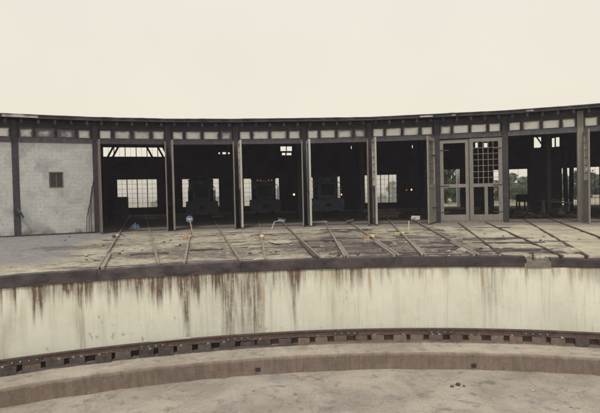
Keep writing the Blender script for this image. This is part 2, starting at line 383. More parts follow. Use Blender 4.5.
# ---------------------------------------------------------------- ground
def build_ground():
    th = []
    a = -PI
    while a < PI-1e-6:
        th.append(a); a += 0.0042 if -0.66 < a < 0.66 else 0.04
    rs = [RP+0.335]; r = RP+0.34
    while r < RW+0.6: rs.append(r); r += 0.125
    while r < 150: rs.append(r); r *= 1.04
    while r < 1800: rs.append(r); r *= 1.4
    n, m = len(th), len(rs)
    V = []; F_ = []; D = []; A = []; AP = []; G = []; CL = []
    asph_edge = PA[1]
    blobs = []      # dark patches read off the yard: x, y, sx, sy in picture pixels, weight
    for px, py, rx, ry, w in [(150, 254, 1.8, .5, .9), (100, 246, 1.6, .5, .7), (82, 247, 2.0, .5, .8), (176, 249, .9, .6, .6), (205, 254, 1.5, .6, .8), (228, 250, 1.3, .6, .7), (215, 243, 1.0, .5, .5),
                          (250, 254, .8, .4, .6), (285, 250, 1.2, .7, .6), (308, 246, 1.0, .6, .5), (330, 244, 2.4, 1.6, .9), (360, 246, 1.9, 1.6, .95), (385, 251, 1.2, 1.0, .9), (395, 240, 1.0, .8, .5),
                          (440, 248, 1.6, .6, .8), (455, 244, 1.6, .7, .6), (425, 240, 1.0, .5, .5), (484, 239, 1.2, .45, .95), (470, 249, 1.0, .4, .7), (520, 250, 1.2, .35, .9), (545, 252, .8, .35, .7), (300, 235, 1.5, 1.0, .4),
                          (345, 236, 2.2, 1.2, .5), (130, 241, 1.0, .5, .4), (560, 246, .7, .3, .5)]:
        p = at_z(px, py, 0); blobs.append((p.x, p.y, rx, ry, w))
    for i, r in enumerate(rs):
        for a in th:
            p = pol(r, a); x, y = p.x, p.y
            z = 0.0; dk = asv = apv = g = 0.0
            if r < RW+0.6:
                near = sm(RP+0.3, RP+1.3, r)*(1-sm(RW-1.2, RW-0.2, r))
                n0 = nz(x*0.7, y*0.7, 3.1); n1 = nz(x*2.7, y*2.7, 9.2, 3)
                z = -0.012 + near*(0.035*n0 + 0.028*n1)
                if abs(a) < 0.7:
                    edge = nz(x*0.5, y*0.5, 20.0)
                    apv = sm(RW-3.4, RW-2.4, r + edge*0.9)
                    ae = asph_edge + 0.035 - (RW - r)*0.006 + edge*0.02
                    asv = (1-sm(ae-0.02, ae+0.03, a))*sm(RP+1.6, RP+3.6, r + edge*1.2)
                    w1 = nz(x*0.55, y*1.3, 5.0)
                    dk = 0.8*sm(0.12, 0.42, w1)*(1-apv*0.7)*(1-asv*0.8)
                    if a > 0.2: dk *= 0.45
                    for bx, by, rx, ry, w in blobs:
                        dx, dy = (x-bx)/rx, (y-by)/(ry*1.8)
                        q = dx*dx+dy*dy
                        if q < 2.5: dk = max(dk, w*(1-sm(0.4, 1.4, q + 0.8*nz(x*1.8, y*2.4, 7.0))))
            elif r > RB:
                g = sm(RB+4, RB+16, r)*sm(-0.2, 0.25, nz(x*0.06, y*0.06, 1.0)+0.12)*(0.25+0.75*sm(0.1, 0.2, a))
                z = -0.012 + 0.0*r
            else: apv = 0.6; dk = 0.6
            if i == 0: z = -0.5
            V.append(Vector((x, y, z))); D.append(dk); A.append(asv); AP.append(apv); G.append(g); CL.append(0.7*sm(0.1, 0.27, a + .05*noise.noise(Vector((x*.5, y*.5, 2)))) if r < RW+.6 and abs(a) < .7 else 0.0)
    for i in range(m-1):
        for j in range(n):
            j2 = (j+1) % n; F_.append((i*n+j, i*n+j2, (i+1)*n+j2, (i+1)*n+j))
    b = MB(); b.v = V; b.f = [tuple(reversed(q)) for q in F_]
    struct(b.build('ground', M['ground'], None, attrs={'dark': D, 'asphalt': A, 'apron': AP, 'green': G, 'clean': CL}, smooth=True))
build_ground()

# ---------------------------------------------------------------- turntable pit
ZL, ZF, RK = -2.20, -2.61, 18.82        # ledge, floor, curb edge
RT = 19.50                              # inner ends of the ties

b = MB()
rr = [0.05, 4, 8, 11, 13, 14] + [14+0.16*k for k in range(1, 31)] + [RK+0.1]
ths = []
a = -PI
while a < PI-1e-6:
    ths.append(a); a += 0.012 if -0.75 < a < 0.75 else 0.06
FV = []
for r in rr:
    for a in ths:
        p = pol(r, a); e = sm(15, RK, r)
        p.z = ZF + 0.018*nz(p.x*1.3, p.y*1.3, 2.0) + 0.01*nz(p.x*5, p.y*5, 4.0, 2)*e - 0.02
        b.v.append(p); FV.append(0.0)
n = len(ths)
for i in range(len(rr)-1):
    for j in range(n):
        j2 = (j+1) % n; b.f.append((i*n+j, (i+1)*n+j, (i+1)*n+j2, i*n+j2)[::-1] if False else (i*n+j, i*n+j2, (i+1)*n+j2, (i+1)*n+j)[::-1])
struct(b.build('pit_floor', M['pitfloor'], None, attrs={'face': FV}, smooth=True))

# curb under the ring rail: profile swept round, worn front edge
b = MB(); FA = []
ths = []
a = -PI
while a < PI-1e-6:
    ths.append(a); a += 0.008 if -0.75 < a < 0.75 else 0.06
for a in ths:
    x, y = math.sin(a)*RK, math.cos(a)*RK
    e = 0.025*abs(nz(x*1.1, y*1.1, 8.0)) + 0.03*max(0, nz(x*3.5, y*3.5, 6.0, 3)-0.15)
    dz = 0.012*nz(x*1.4, y*1.4, 3.0)
    for R_, z_, f_ in ((RK, ZF-0.2, 1), (RK+0.004, ZF+0.12, 1), (RK+0.3*e, ZL-0.07-e, 1), (RK+0.015+e*0.8, ZL-0.01-e*0.4+dz, 0.55), (RK+0.06+e, ZL+dz, 0.1), (RK+0.4, ZL+dz*0.7+0.012, 0.0), (RT-0.09, ZL+0.012, 0.15), (RT+0.05, ZL+0.075+dz, 0.8), (RT+0.13, ZL+0.085, 1.0), (RP+0.06, ZL, 0.7), (RP+0.06, ZF-0.2, 1)):
        b.v.append(pol(R_, a, z_)); FA.append(f_)
n = len(ths); q = 11
for j in range(n):
    j2 = (j+1) % n
    for i in range(q-1): b.f.append((j*q+i, j*q+i+1, j2*q+i+1, j2*q+i)[::-1])
curb = tag(b.build('pit_curb', M['curb'], None, attrs={'face': FA}), 'curved concrete curb with brown face along the pit floor', 'curb')
for px, py in ((258, 370), (474, 366)):
    p = at_r(px, py, RK-0.03); m = radial(ang(p), RK)
    b = MB(); b.box(-0.06, 0.06, -0.012, 0.2, p.z-0.045, p.z+0.045, m); b.build('drain_hole', M['shade_black'], curb)  # solid black block, its colour paints the dark inside the hole

# pit wall with stains
STREAK = []   # (angle, half width, top weight, length, rust?)
rnd = random.Random(3)
for px, w, wt, ln, ru in [(67, .16, 1.3, .75, 0), (60, .5, .45, .5, 0), (110, .8, .4, .7, 0), (150, .6, .35, .8, 0), (235, .9, .4, 1.7, 0), (268, .6, .35, 1.4, 0), (488, .5, .35, 1.2, 0), (330, .3, .3, 1.0, 1), (28, .09, .6, .5, 0), (42, .08, .7, .6, 0), (95, .35, .6, .45, 0), (105, .25, .75, .6, 0), (113, .2, .7, .55, 0), (128, .1, .8, .6, 0), (147, .14, .85, .55, 0), (151, .05, .7, .9, 0),
                          (165, .05, .7, .7, 0), (186, .09, 1.0, 2.2, 0), (178, .12, .6, .5, 0), (198, .06, .5, .8, 0), (212, .05, .5, 1.0, 0), (222, .05, .8, 1.8, 0), (226, .1, .9, 2.1, 0), (230, .16, .9, 2.2, 0), (236, .05, .6, 1.2, 0), (244, .2, .75, 2.0, 0), (249, .07, .9, 2.2, 0),
                          (256, .18, .9, 2.2, 0), (262, .06, .7, 2.0, 1), (271, .15, .4, 1.3, 0), (284, .05, .5, 1.0, 0), (294, .05, .9, 2.0, 0), (303, .05, .5, .8, 0), (322, .06, .7, 1.2, 1), (337, .06, .6, .5, 0), (346, .05, .7, .6, 0), (364, .05, .5, .7, 0),
                          (370, .05, .8, 1.4, 1), (389, .05, .7, .6, 0), (404, .06, .5, .4, 0), (419, .06, .7, .6, 1), (432, .05, .5, .5, 1), (446, .05, .6, .6, 1), (466, .05, .7, .3, 0), (476, .1, .5, .6, 0), (482, .05, .7, .9, 1), (490, .25, .45, 1.6, 0), (494, .06, .7, 1.0, 0), (504, .05, .5, .6, 1),
                          (527, .05, .7, .7, 0), (540, .04, .4, .6, 1), (553, .05, .6, .5, 0), (558, .04, .8, .6, 1), (570, .06, .8, 1.0, 1), (580, .05, .6, .5, 1)]:
    p = at_r(px, 275, RP); STREAK.append((ang(p), w, wt, ln, ru))
b = MB(); ST = []; RU = []
ths = []
a = -PI
while a < PI-1e-6:
    ths.append(a); a += 0.0018 if -0.62 < a < 0.62 else 0.05
ZT, ZB_ = -0.20, ZL-0.05
NZ = 40
for a in ths:
    for i in range(NZ+1):
        z = ZT + (ZB_-ZT)*i/NZ
        dep = -0.287 - z
        s = ru = 0.0
        if abs(a) < 0.65:
            uu = a*RP
            fringe = max(0.0, 0.5*noise.noise(Vector((uu*2.6, 1.7, 0))) + 0.35*noise.noise(Vector((uu*9, 4.7, 0))) + 0.25*noise.noise(Vector((uu*24, 1.7, 0))) + 0.33)
            left = 1.15 - 0.75*sm(-0.15, 0.12, a)
            s = fringe*left*1.9*(1 - sm(0.05, 0.22 + fringe*1.3*left, dep))
            rag = 0.75 + 0.7*noise.noise(Vector((uu*11, 3.3, 0))) + .3*noise.noise(Vector((uu*27, 5.3, 0)))
            for sa, w, wt, ln0, isr in STREAK:
                ln = ln0*max(.25, rag) if ln0 < 1.5 else ln0*1.5*max(.6, .5+.5*rag)
                dx = abs(uu - sa*RP + 0.02*math.sin(dep*5+sa*40))
                if dx < w*1.8:
                    v = wt*(.8 if ln0 >= 1.5 else .9)*(1-sm(0.2*w, 1.7*w, dx))*(1-sm(0.2*ln, ln, dep))
                    if isr: ru = max(ru, v)
                    else: s = max(s, v)
            s = max(s, 0.22*left*sm(0.1, 0.6, noise.noise(Vector((uu*4.0, z*0.45, 30.0)))))
            pz = noise.noise(Vector((uu*7, z*5.5, 12.0))) + 0.5*noise.noise(Vector((uu*0.8, z*0.7, 2.0))) + .3*noise.noise(Vector((uu*20, z*14, 2.0)))
            s = max(s, 0.5*left*sm(0.68, 0.85, pz))
            ru = max(ru, 0.5*(1-sm(0.02, 0.13, dep))*sm(-.1, .3, noise.noise(Vector((uu*1.2, 9, 0)))))
        else: s = 0.25*(1-sm(0.1, 0.9, dep))
        wob = 0.006*nz(a*RP*0.8, z, 1.5)
        b.v.append(pol(RP+0.03+wob, a, z)); ST.append(min(1.0, s)); RU.append(min(1.0, ru))
n = len(ths)
for j in range(n):
    j2 = (j+1) % n
    for i in range(NZ): k0 = j*(NZ+1)+i; k1 = j2*(NZ+1)+i; b.f.append((k0, k1, k1+1, k0+1))
# back of the wall so that it has thickness
base = len(b.v)
for a in ths:
    for R_, z in ((RP+0.03, ZT), (RP+0.5, ZT), (RP+0.5, ZB_)):
        b.v.append(pol(R_, a, z)); ST.append(0.3); RU.append(0.0)
for j in range(n):
    j2 = (j+1) % n
    for i in range(2): b.f.append((base+j*3+i, base+j2*3+i, base+j2*3+i+1, base+j*3+i+1)[::-1])
tag(b.build('pit_wall', M['pitwall'], None, attrs={'stain': ST, 'rust': RU}, smooth=True), 'curved whitewashed concrete pit wall with brown rust and soot streaks', 'wall')

# coping timbers along the pit edge
edges = [-30, 97, 240, 371, 446, 525]
descr = ['long charcoal coping timber below the grey asphalt left of the tracks', 'charcoal coping timber below the two tracks with the round blue flag sign', 'dark coping timber below the track with the orange and white derail block',
         'pale scuffed coping timber below the double rail of the middle track', 'blackened coping timber with a broken square end beside the gap in the pit edge']
for k in range(5):
    a0, a1 = ang(at_r(edges[k], 262, RP)), ang(at_r(edges[k+1], 262, RP))
    b = MB(); nn = max(4, int((a1-a0)/0.009))
    b.arc(RP-0.01, RP+0.334, -0.288, -0.002, a0+0.0001, a1-0.0001, nn, 0.011)
    tag(b.build('coping_timber', M['coping'], None, bevel=0.008), descr[k], 'timber', 'timbers capping the pit edge')
a0, a1 = ang(at_r(551, 262, RP)), 0.72
b = MB(); b.arc(RP+0.0, RP+0.33, -0.288, -0.055, a0, a1, 30, 0.012)
tag(b.build('coping_timber', M['coping'], None, bevel=0.02), 'sunken splintered coping timber beyond the gap in the pit edge', 'timber', 'timbers capping the pit edge')
a0 = -0.72; a1 = ang(at_r(-31, 262, RP))
# pale broken concrete in the gap between them, with a rusty stub
a0, a1 = ang(at_r(526.5, 262, RP)), ang(at_r(551.5, 262, RP))
b = MB(); nn = 9; base = len(b.v)
for k in range(nn+1):
    a = a0+(a1-a0)*k/nn; h = -0.05 - 0.13*abs(noise.noise(Vector((k*0.9, 2, 1)))) - 0.05*(k % 2)
    b.v += [pol(RP+0.0, a, -0.30), pol(RP+0.45, a, -0.30), pol(RP+0.45, a, h+0.06), pol(RP+0.012, a, max(-.27, h-0.04))]
for k in range(nn):
    i = base+4*k
    for q in range(4): b.f.append((i+q, i+4+q, i+4+(q+1) % 4, i+(q+1) % 4))
b.f.append((base, base+1, base+2, base+3)); i = base+4*nn; b.f.append((i+3, i+2, i+1, i))
M['broken'] = blotchy('dirty_broken_concrete', (0.13, 0.115, 0.10), (0.30, 0.27, 0.225), 5, fine=25, bump=0.8)
tag(b.build('broken_concrete', M['broken'], None), 'broken pale concrete lip filling the gap between the coping timbers', 'concrete')
p = at_r(533, 258, RP+0.1); b = MB(); b.tube([p-Vector((0, 0, .12)), p+Vector((0, 0, .14))], 0.022, 8)
tag(b.build('iron_stub', M['rust_dark'], None), 'short rusty iron stub standing in the broken pit edge', 'iron stub')
# the rest of the circle behind the viewer
b = MB(); b.arc(RP-0.01, RP+0.334, -0.288, -0.002, 0.7205, 2*PI+ang(at_r(-30.5, 262, RP)), 60)
tag(b.build('coping_timber', M['coping'], None), 'dark curved timber capping the far side of the pit behind the viewer', 'timber', 'timbers capping the pit edge')

# ring rail with its ties
RR = 19.60; ZR = -1.80
ring = thing('ring_rail', pol(RR, 0.06, ZL), 'long rusty curved rail running round the foot of the white pit wall', 'rail')
def sweep_rail(prof, R, z, a0, a1, n, b):
    base = len(b.v); q = len(prof)
    for k in range(n+1):
        a = a0+(a1-a0)*k/n
        for dr, dz in prof: b.v.append(pol(R+dr, a, z+dz))
    for k in range(n):
        for i in range(q):
            j = (i+1) % q; b.f.append((base+k*q+i, base+(k+1)*q+i, base+(k+1)*q+j, base+k*q+j))
    b.f.append(tuple(base+i for i in range(q))); b.f.append(tuple(base+n*q+i for i in reversed(range(q))))
PROF = [(-.075, 0), (.075, 0), (.075, .012), (.012, .03), (.012, .105), (.036, .115), (.036, .145), (.028, .152), (-.028, .152), (-.036, .145), (-.036, .115), (-.012, .105), (-.012, .03), (-.075, .012)]
b = MB(); sweep_rail(PROF, RR, ZR-.152, -0.75, 0.75, 160, b); b.build('running_rail', M['rust'], ring)
for px in (152, 345, 441, 536, 24, 238):
    a = ang(at_r(px, 336, RR)); b = MB()
    sweep_rail([(-.055, .02), (-.02, .02), (-.02, .11), (-.045, .11)], RR, ZR-.152, a-.018, a+.018, 4, b); b.build('joint_bar', M['rust_dark'], ring)
    for s_ in (-.013, -.0045, .0045, .013):
        b = MB(); p = pol(RR-.055, a+s_, ZR-.09); b.tube([p, p-pol(.03, a)], 0.02, 6); b.build('bolt', M['railtop'], ring)
sp = 0.505/RR; k = 0; a = -0.70
tie_mesh = []
while a < 0.70:
    w = random.uniform(.30, .37) if a > -0.1 else random.uniform(.33, .42); da_ = random.uniform(-.0025, .0025); m = radial(a+da_, RT)
    m = m @ Matrix.Rotation(random.uniform(-.03, .03), 4, 'Z')
    b = MB(); top = ZR-.155-random.uniform(0, .012); yo = random.uniform(-.02, .035) if a > -0.15 else random.uniform(-.03, .06)
    b.box(-w/2, w/2, yo, .62, ZL+.004, top, m, 0.006)
    o = b.build('ring_tie', M['tie_brown'] if random.random() < (0.95 if a > -0.1 else 0.3) else M['sleeper'], None, bevel=0.012)
    tag(o, 'short timber tie end under the rusty ring rail along the pit wall', 'tie', 'ties under the ring rail')
    for s_ in (-1, 1):
        if random.random() < 0.55:
            b = MB(); p = m @ Vector((s_*.09, yo+.015, top)); b.box(-.03, .03, -.02, .03, 0, .035, Matrix.Translation(p) @ m.to_3x3().to_4x4()); b.build('spike', M['railtop'] if random.random() < .5 else M['rust'], o)
    a += sp
b = MB(); b.arc(RT+.13, RT+.30, ZL+.002, ZR-.158, -0.75, -.15, 60, .004); b.build('footing_and_gap_shade', M['shade_black'], ring); b = MB(); b.arc(RT+.13, RT+.30, ZL+.002, ZR-.158, -.1495, 0.75, 80, .004); b.build('footing_and_gap_shade', M['sleeper'], ring)  # added backing strips, their dark colour paints the shade between the ties
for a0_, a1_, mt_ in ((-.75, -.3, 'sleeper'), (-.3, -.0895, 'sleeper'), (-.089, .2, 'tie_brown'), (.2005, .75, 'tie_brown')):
    b = MB(); b.arc(RT-.012, RT+.115, ZL+.004, ZL+.085, a0_, a1_, 50, .012); b.build('footing_and_gap_shade', M[mt_], ring)
pA, pB = pol(RR, ang(at_r(151, 342, RR)), ZR+.012), pol(RR, ang(at_r(191, 339, RR)), ZR+.012)
b = MB(); b.bar(pA+Vector((0, -.02, 0)), pB+Vector((0, .0, 0)), .09, .022)
tag(b.build('plank', M['stone'], None), 'thin pale plank lying on top of the ring rail', 'plank')

# loose stones on the pit floor and on the curb
rs_ = random.Random(11)
def rock(p, r, name, label, cat, group=None, mat=None, flat=0.6):
    b = MB(); n, mm = 9, 6; sd = rs_.uniform(0, 50)
    base = 0
    for i in range(mm+1):
        t_ = PI*i/mm
        for j in range(n):
            f = 2*PI*j/n; v = Vector((math.sin(t_)*math.cos(f), math.sin(t_)*math.sin(f), math.cos(t_)*flat))
            v *= r*(1+0.45*noise.noise(v*1.6+Vector((sd, 0, 0)))); b.v.append(p+v+Vector((0, 0, r*flat*0.4)))
    for i in range(mm):
        for j in range(n):
            j2 = (j+1) % n; b.f.append((i*n+j, (i+1)*n+j, (i+1)*n+j2, i*n+j2))
    return tag(b.build(name, mat or M['stone'], None, smooth=False), label, cat, group)
for k in range(26):
    p = at_z(rs_.uniform(60, 580), rs_.uniform(376, 408), ZF-0.01)
    rock(p, rs_.uniform(.012, .035), 'pebble', 'small pale pebble lying on the dusty pit floor', 'pebble', 'pebbles on the pit floor')
for px, py, r in ((458, 384.5, .06), (452, 386.5, .045), (464, 386, .03)):
    rock(at_z(px, py, ZF-.005), r, 'clod', 'dark clod of dirt on the pit floor under the curb', 'clod', 'dark clods on the pit floor', M['sleeper'], .4)

# ---------------------------------------------------------------- tracks
def rail_prof(): return [(-.06, 0), (.06, 0), (.06, .01), (.01, .03), (.01, .085), (.034, .095), (.034, .125), (.026, .132), (-.026, .132), (-.034, .125), (-.034, .095), (-.01, .085), (-.01, .03), (-.06, .01)]
TR = {}
track_label = {-1: 'railway track outside the frame beyond the concrete block wall', 0: 'railway track buried in front of the concrete block wall', 1: 'railway track leading into the doorway with the wide bright rear windows', 2: 'railway track with a round blue flag sign standing on its rail',
               3: 'railway track with the orange and white derail block on its rail', 4: 'railway track with doubled rail and dark plank bed before the slate blue locomotive', 5: 'railway track with yellow derail leading to the white sign in an empty doorway',
               6: 'sunken railway track in pale dirt leading to the closed glazed doors', 7: 'sunken rusty track in pale dirt before the ruined doorway with trestle', 8: 'railway track beyond the ruined doorway'}
SLP = {1: .12, 2: .35, 3: .3, 4: .95, 5: .75, 6: .2, 7: .1, 8: .1}
for k in range(1, 9):
    a = MID[k]; m = radial(a)
    tr = thing('railway_track', pol(RP+4, a, 0), track_label[k], 'track', 'tracks fanning from the pit to the doorways')
    zt = 0.085 if k <= 5 else 0.035
    for s_ in (-1, 1):
        b = MB(); x0 = s_*0.7525
        R0, R1 = RP+0.03, RB-1.0
        base = 0; pr = rail_prof(); ys = [R0 + (RW-R0)*i/24 for i in range(25)] + [RW+6, RW+14, R1]
        for y in ys:
            wob = 0.008*noise.noise(Vector((y*.4, a*20, s_))); sink = 0.018*noise.noise(Vector((y*.5, a*30, s_+5)))*(1 if k > 5 else .4)
            for dx, dz in pr: b.v.append(m @ Vector((x0+dx+wob, y, dz-.132+zt+sink)))
        q = len(pr)
        for i in range(len(ys)-1):
            for j in range(q):
                j2 = (j+1) % q; b.f.append((i*q+j, i*q+j2, (i+1)*q+j2, (i+1)*q+j))
        b.f.append(tuple(range(q))[::-1]); b.f.append(tuple((len(ys)-1)*q+i for i in range(q)))
        b.build('running_rail', M['railtop'] if k <= 5 else M['rust'], tr)
        if (k, s_) in ((4, 1), (5, 1), (1, -1), (4, -1), (5, -1), (3, 1)):      # guard timbers beside the rail near the pit
            L = {1: 3.6, 4: 4.6, 5: 3.9, 3: 5.0}[k]; xo = x0 - .095 if s_ > 0 else x0+.095
            b = MB(); b.box(xo-.045, xo+.045, R0+.05, R0+L, -.06, zt-.02, m, .006)
            b.build('guard_rail', M['railtop'] if k != 3 else M['rust'], tr)
    # sleepers half buried in the dirt
    y = RP+0.55
    while y < RW-3.6:
        if random.random() < SLP[k]:
            w = random.uniform(.17, .23); hw = random.uniform(1.15, 1.35)
            tilt = Matrix.Rotation(random.uniform(-.02, .02), 4, 'Z')
            mm = m @ Matrix.Translation((random.uniform(-.08, .08), y, 0)) @ tilt
            b = MB(); b.box(-hw, hw, -w/2, w/2, -.12, random.uniform(-.025, .016), mm, .02)
            b.build('sleeper', M['sleeper'], tr, bevel=0.012)
        y += random.uniform(.5, .62)

# extra rotten planks laid between the middle tracks
for px, py, L, an in ((318, 241, 1.5, .05), (352, 249, 1.7, .02), (436, 247, 1.3, .08), (207, 250, 1.1, -.05), (484, 239, 1.5, -.03), (150, 254, 1.2, -.04), (520, 250, 1.4, .12)):
    p = at_z(px, py, 0); b = MB(); m = Matrix.Translation(p) @ Matrix.Rotation(an-ang(p)*.6, 4, 'Z')
    b.box(-L/2, L/2, -.13, .13, -.05, .022, m, .02)
    tag(b.build('plank', M['sleeper'], None, bevel=.01), 'rotten dark plank lying flat in the yard dirt among the tracks', 'plank', 'rotten planks in the yard')

# dirt heaps, stones
rock(at_z(97, 259.5, 0), .30, 'dirt_heap', 'pale dirt heap beside the left rail near the pit edge', 'dirt heap', None, M['dirtheap'], .4)
rock(at_z(462, 252, 0), .17, 'stone', 'pale stone beside the rail end right of the yellow derail', 'stone', None, None, .5)
rock(at_z(571, 252.5, 0), .22, 'stone', 'pale stone above the sunken timber near the gap', 'stone', None, None, .45)
rock(at_z(281, 243, 0), .45, 'dirt_heap', 'low mound of pale dirt between the two middle left tracks', 'dirt heap', None, M['dirtheap'], .15)
for k in range(130):
    p = at_z(rs_.uniform(60, 585), rs_.uniform(232, 256), 0)
    rock(p, rs_.uniform(.018, .065), 'stone_chip', 'small stone chip scattered on the yard dirt', 'stone', 'stone chips scattered over the yard', M['stone'] if rs_.random() < .6 else M['sleeper'], .5)

# derail blocks
def derail(px, py, k, s_, mat, mat2, label, sc=1.0):
    sc *= .72
    p = at_z(px, py, .05); m = radial(MID[k])
    y = (m.inverted() @ p).y; q = m @ Vector((s_*.7525, y, 0)); T = m.copy(); T.translation = q
    zt = .09
    root = thing('derail_block', Vector((q.x, q.y, .0)), label, 'derail', 'derail blocks clamped on the rails')
    b = MB(); b.box(-.10*sc, .12*sc, -.22*sc, .22*sc, zt, zt+.085*sc, T, .01); b.hexa([T @ Vector(v) for v in ((-.03, -.5*sc, zt), (.05, -.5*sc, zt), (.09, -.2*sc, zt), (-.08, -.2*sc, zt), (-.03, -.5*sc, zt+.02), (.05, -.5*sc, zt+.02), (.09, -.2*sc, zt+.10*sc), (-.08, -.2*sc, zt+.10*sc))])
    b.build('wedge', mat, root, bevel=.01)
    b = MB(); b.box(-.42*sc, -.12*sc, -.13*sc, .13*sc, -.01, zt+.03, T, .01); b.build('clamp', mat2, root, bevel=.01)
    b = MB(); b.tube([T @ Vector((.1, .1, zt+.04)), T @ Vector((.38*sc, .05, zt+.02)), T @ Vector((.55*sc, 0, .03))], .022, 8); b.build('handle', mat2, root)
    return root
derail(113, 236.5, 1, -1, M['cream_paint'], M['rust'], 'small cream derail block on the left rail of the leftmost track', .8)
derail(192, 237.5, 2, -1, M['orange'], M['orange'], 'orange derail block under the upright blue flag sign')
derail(262, 237.5, 3, -1, M['cream_paint'], M['orange'], 'cream and orange derail block near the fallen blue sign', 1.15)
derail(368, 237.5, 4, 1, M['yellow'], M['orange'], 'yellow and orange derail block on the doubled middle rail', 1.1)
derail(402.5, 234, 5, -1, M['yellow'], M['yellow'], 'yellow derail block in front of the leaning white sign', 1.1)

# flag signs
def flag_sign(foot, top, kind, mat, band, post, label, w=.52, h=.3, tilt=0.0, face=None):
    foot, top = Vector(foot), Vector(top)
    root = thing('flag_sign', foot, label, 'sign', 'flag signs set at the derails')
    b = MB(); b.bar(foot, top, .045, .03); b.build('post', post, root)
    if kind == 'disc':
        n = Vector((CX, CY, 0)) - top; n.z = 0; n.normalize()
        b = MB(); b.disc(top, n, .155, .012, 28); d = b.build('disc', mat, root)
        x = Vector((-n.y, n.x, 0)); b = MB(); c0 = top + n*.012
        for dz, hw, hh in ((.0, .10, .022),):
            b.hexa([c0 + x*sx_*hw + Vector((0, 0, sz*hh+dz)) + n*o_ for o_ in (0, .006) for sx_, sz in ((-1, -1), (1, -1), (1, 1), (-1, 1))])
        b.build('band', band, d)
    else:
        m = Matrix.Translation(top) @ Euler(face).to_matrix().to_4x4()
        b = MB(); b.box(-w/2, w/2, -.008, .008, -h/2, h/2, m); d = b.build('plate', mat, root, bevel=.006)
        if band:
            b = MB(); b.box(-w*.36, w*.36, -.014, -.0085, -h*.16, h*.16, m); b.build('band', band, d)
    return root
f = at_z(193.5, 236.5, .08); g = at_d(189.5, 219, f.y-CY+.15)
flag_sign(f, g, 'disc', M['sign_blue'], M['sign_white'], M['orange'], 'round blue flag sign with white band upright on an orange post')
f = at_z(271.5, 229.5, .02); g = at_d(274.5, 221.5, f.y-CY+.1); g2 = at_d(281.5, 220.5, f.y-CY+.1)
r_ = flag_sign(f, g, 'plate', M['sign_blue'], M['sign_white'], M['cream_paint'], 'blue plate sign hanging tilted from a pale bent stick', .40, .24, 0, (.5, .25, .15))
for o in r_.children:
    if o.name.startswith('plate'): o.location += (g2-g)
b = MB(); b.bar(g, g2, .03, .03); b.build('arm', M['cream_paint'], r_)
f = at_z(408.5, 231, .02); g = at_d(409, 221, f.y-CY+.1); g2 = at_d(415.5, 217.8, f.y-CY+.1)
r_ = flag_sign(f, g, 'plate', M['sign_white'], None, M['yellow'], 'plain white plate sign on a yellow post at the empty doorway', .42, .19, 0, (.25, 0.03, .1))
for o in r_.children:
    if o.name.startswith('plate'): o.location += (g2-g)
b = MB(); b.bar(g, g2, .03, .03); b.build('arm', M['timber_dark'], r_)
p = at_z(350, 222.8, .08); b = MB(); m = Matrix.Translation(p) @ Euler((.9, -.28, .2)).to_matrix().to_4x4(); b.box(-.22, .22, -.01, .01, -.02, .27, m)
tag(b.build('sign_plate', M['sign_grey'], None, bevel=.006), 'pale grey sign plate propped on the floor before the slate blue locomotive', 'sign')
# crumpled blue tarpaulin
p = at_z(135, 228.3, 0); b = MB(); n = 13
for i in range(n):
    for j in range(n):
        u, v = (i/(n-1)-.5)*2, (j/(n-1)-.5)*2; r = math.sqrt(u*u+v*v)
        b.v.append(p + Vector((u*.30, v*.3, max(-.03, .8*(.24+.34*noise.noise(Vector((u*2.4, v*2.4, 3))))*(1-sm(.55, 1.1, r)) + .12*noise.noise(Vector((u*5, v*5, 1)))))))
for i in range(n-1):
    for j in range(n-1): b.f.append((i*n+j, (i+1)*n+j, (i+1)*n+j+1, i*n+j+1))
o = b.build('tarpaulin', M['tarp_blue'], None); o.modifiers.new('s', 'SOLIDIFY').thickness = .01
tag(o, 'crumpled light blue tarpaulin on the sill of the leftmost open doorway', 'tarpaulin')
p = at_z(134, 232.5, .0); b = MB(); b.box(-.16, .16, -.1, .1, 0, .05, Matrix.Translation(p) @ Matrix.Rotation(.4, 4, 'Z')); tag(b.build('wood_scrap', M['orange'], None, bevel=.01), 'orange painted scrap of wood in front of the blue tarpaulin', 'scrap')

# ---------------------------------------------------------------- roundhouse
house = thing('roundhouse', pol(RW, MID[3], 0), 'long curved grey roundhouse with a row of tall open locomotive doorways', 'building')
Z_LB, Z_LT, Z_WT, Z_EV = 4.86, 5.135, 5.66, 6.235
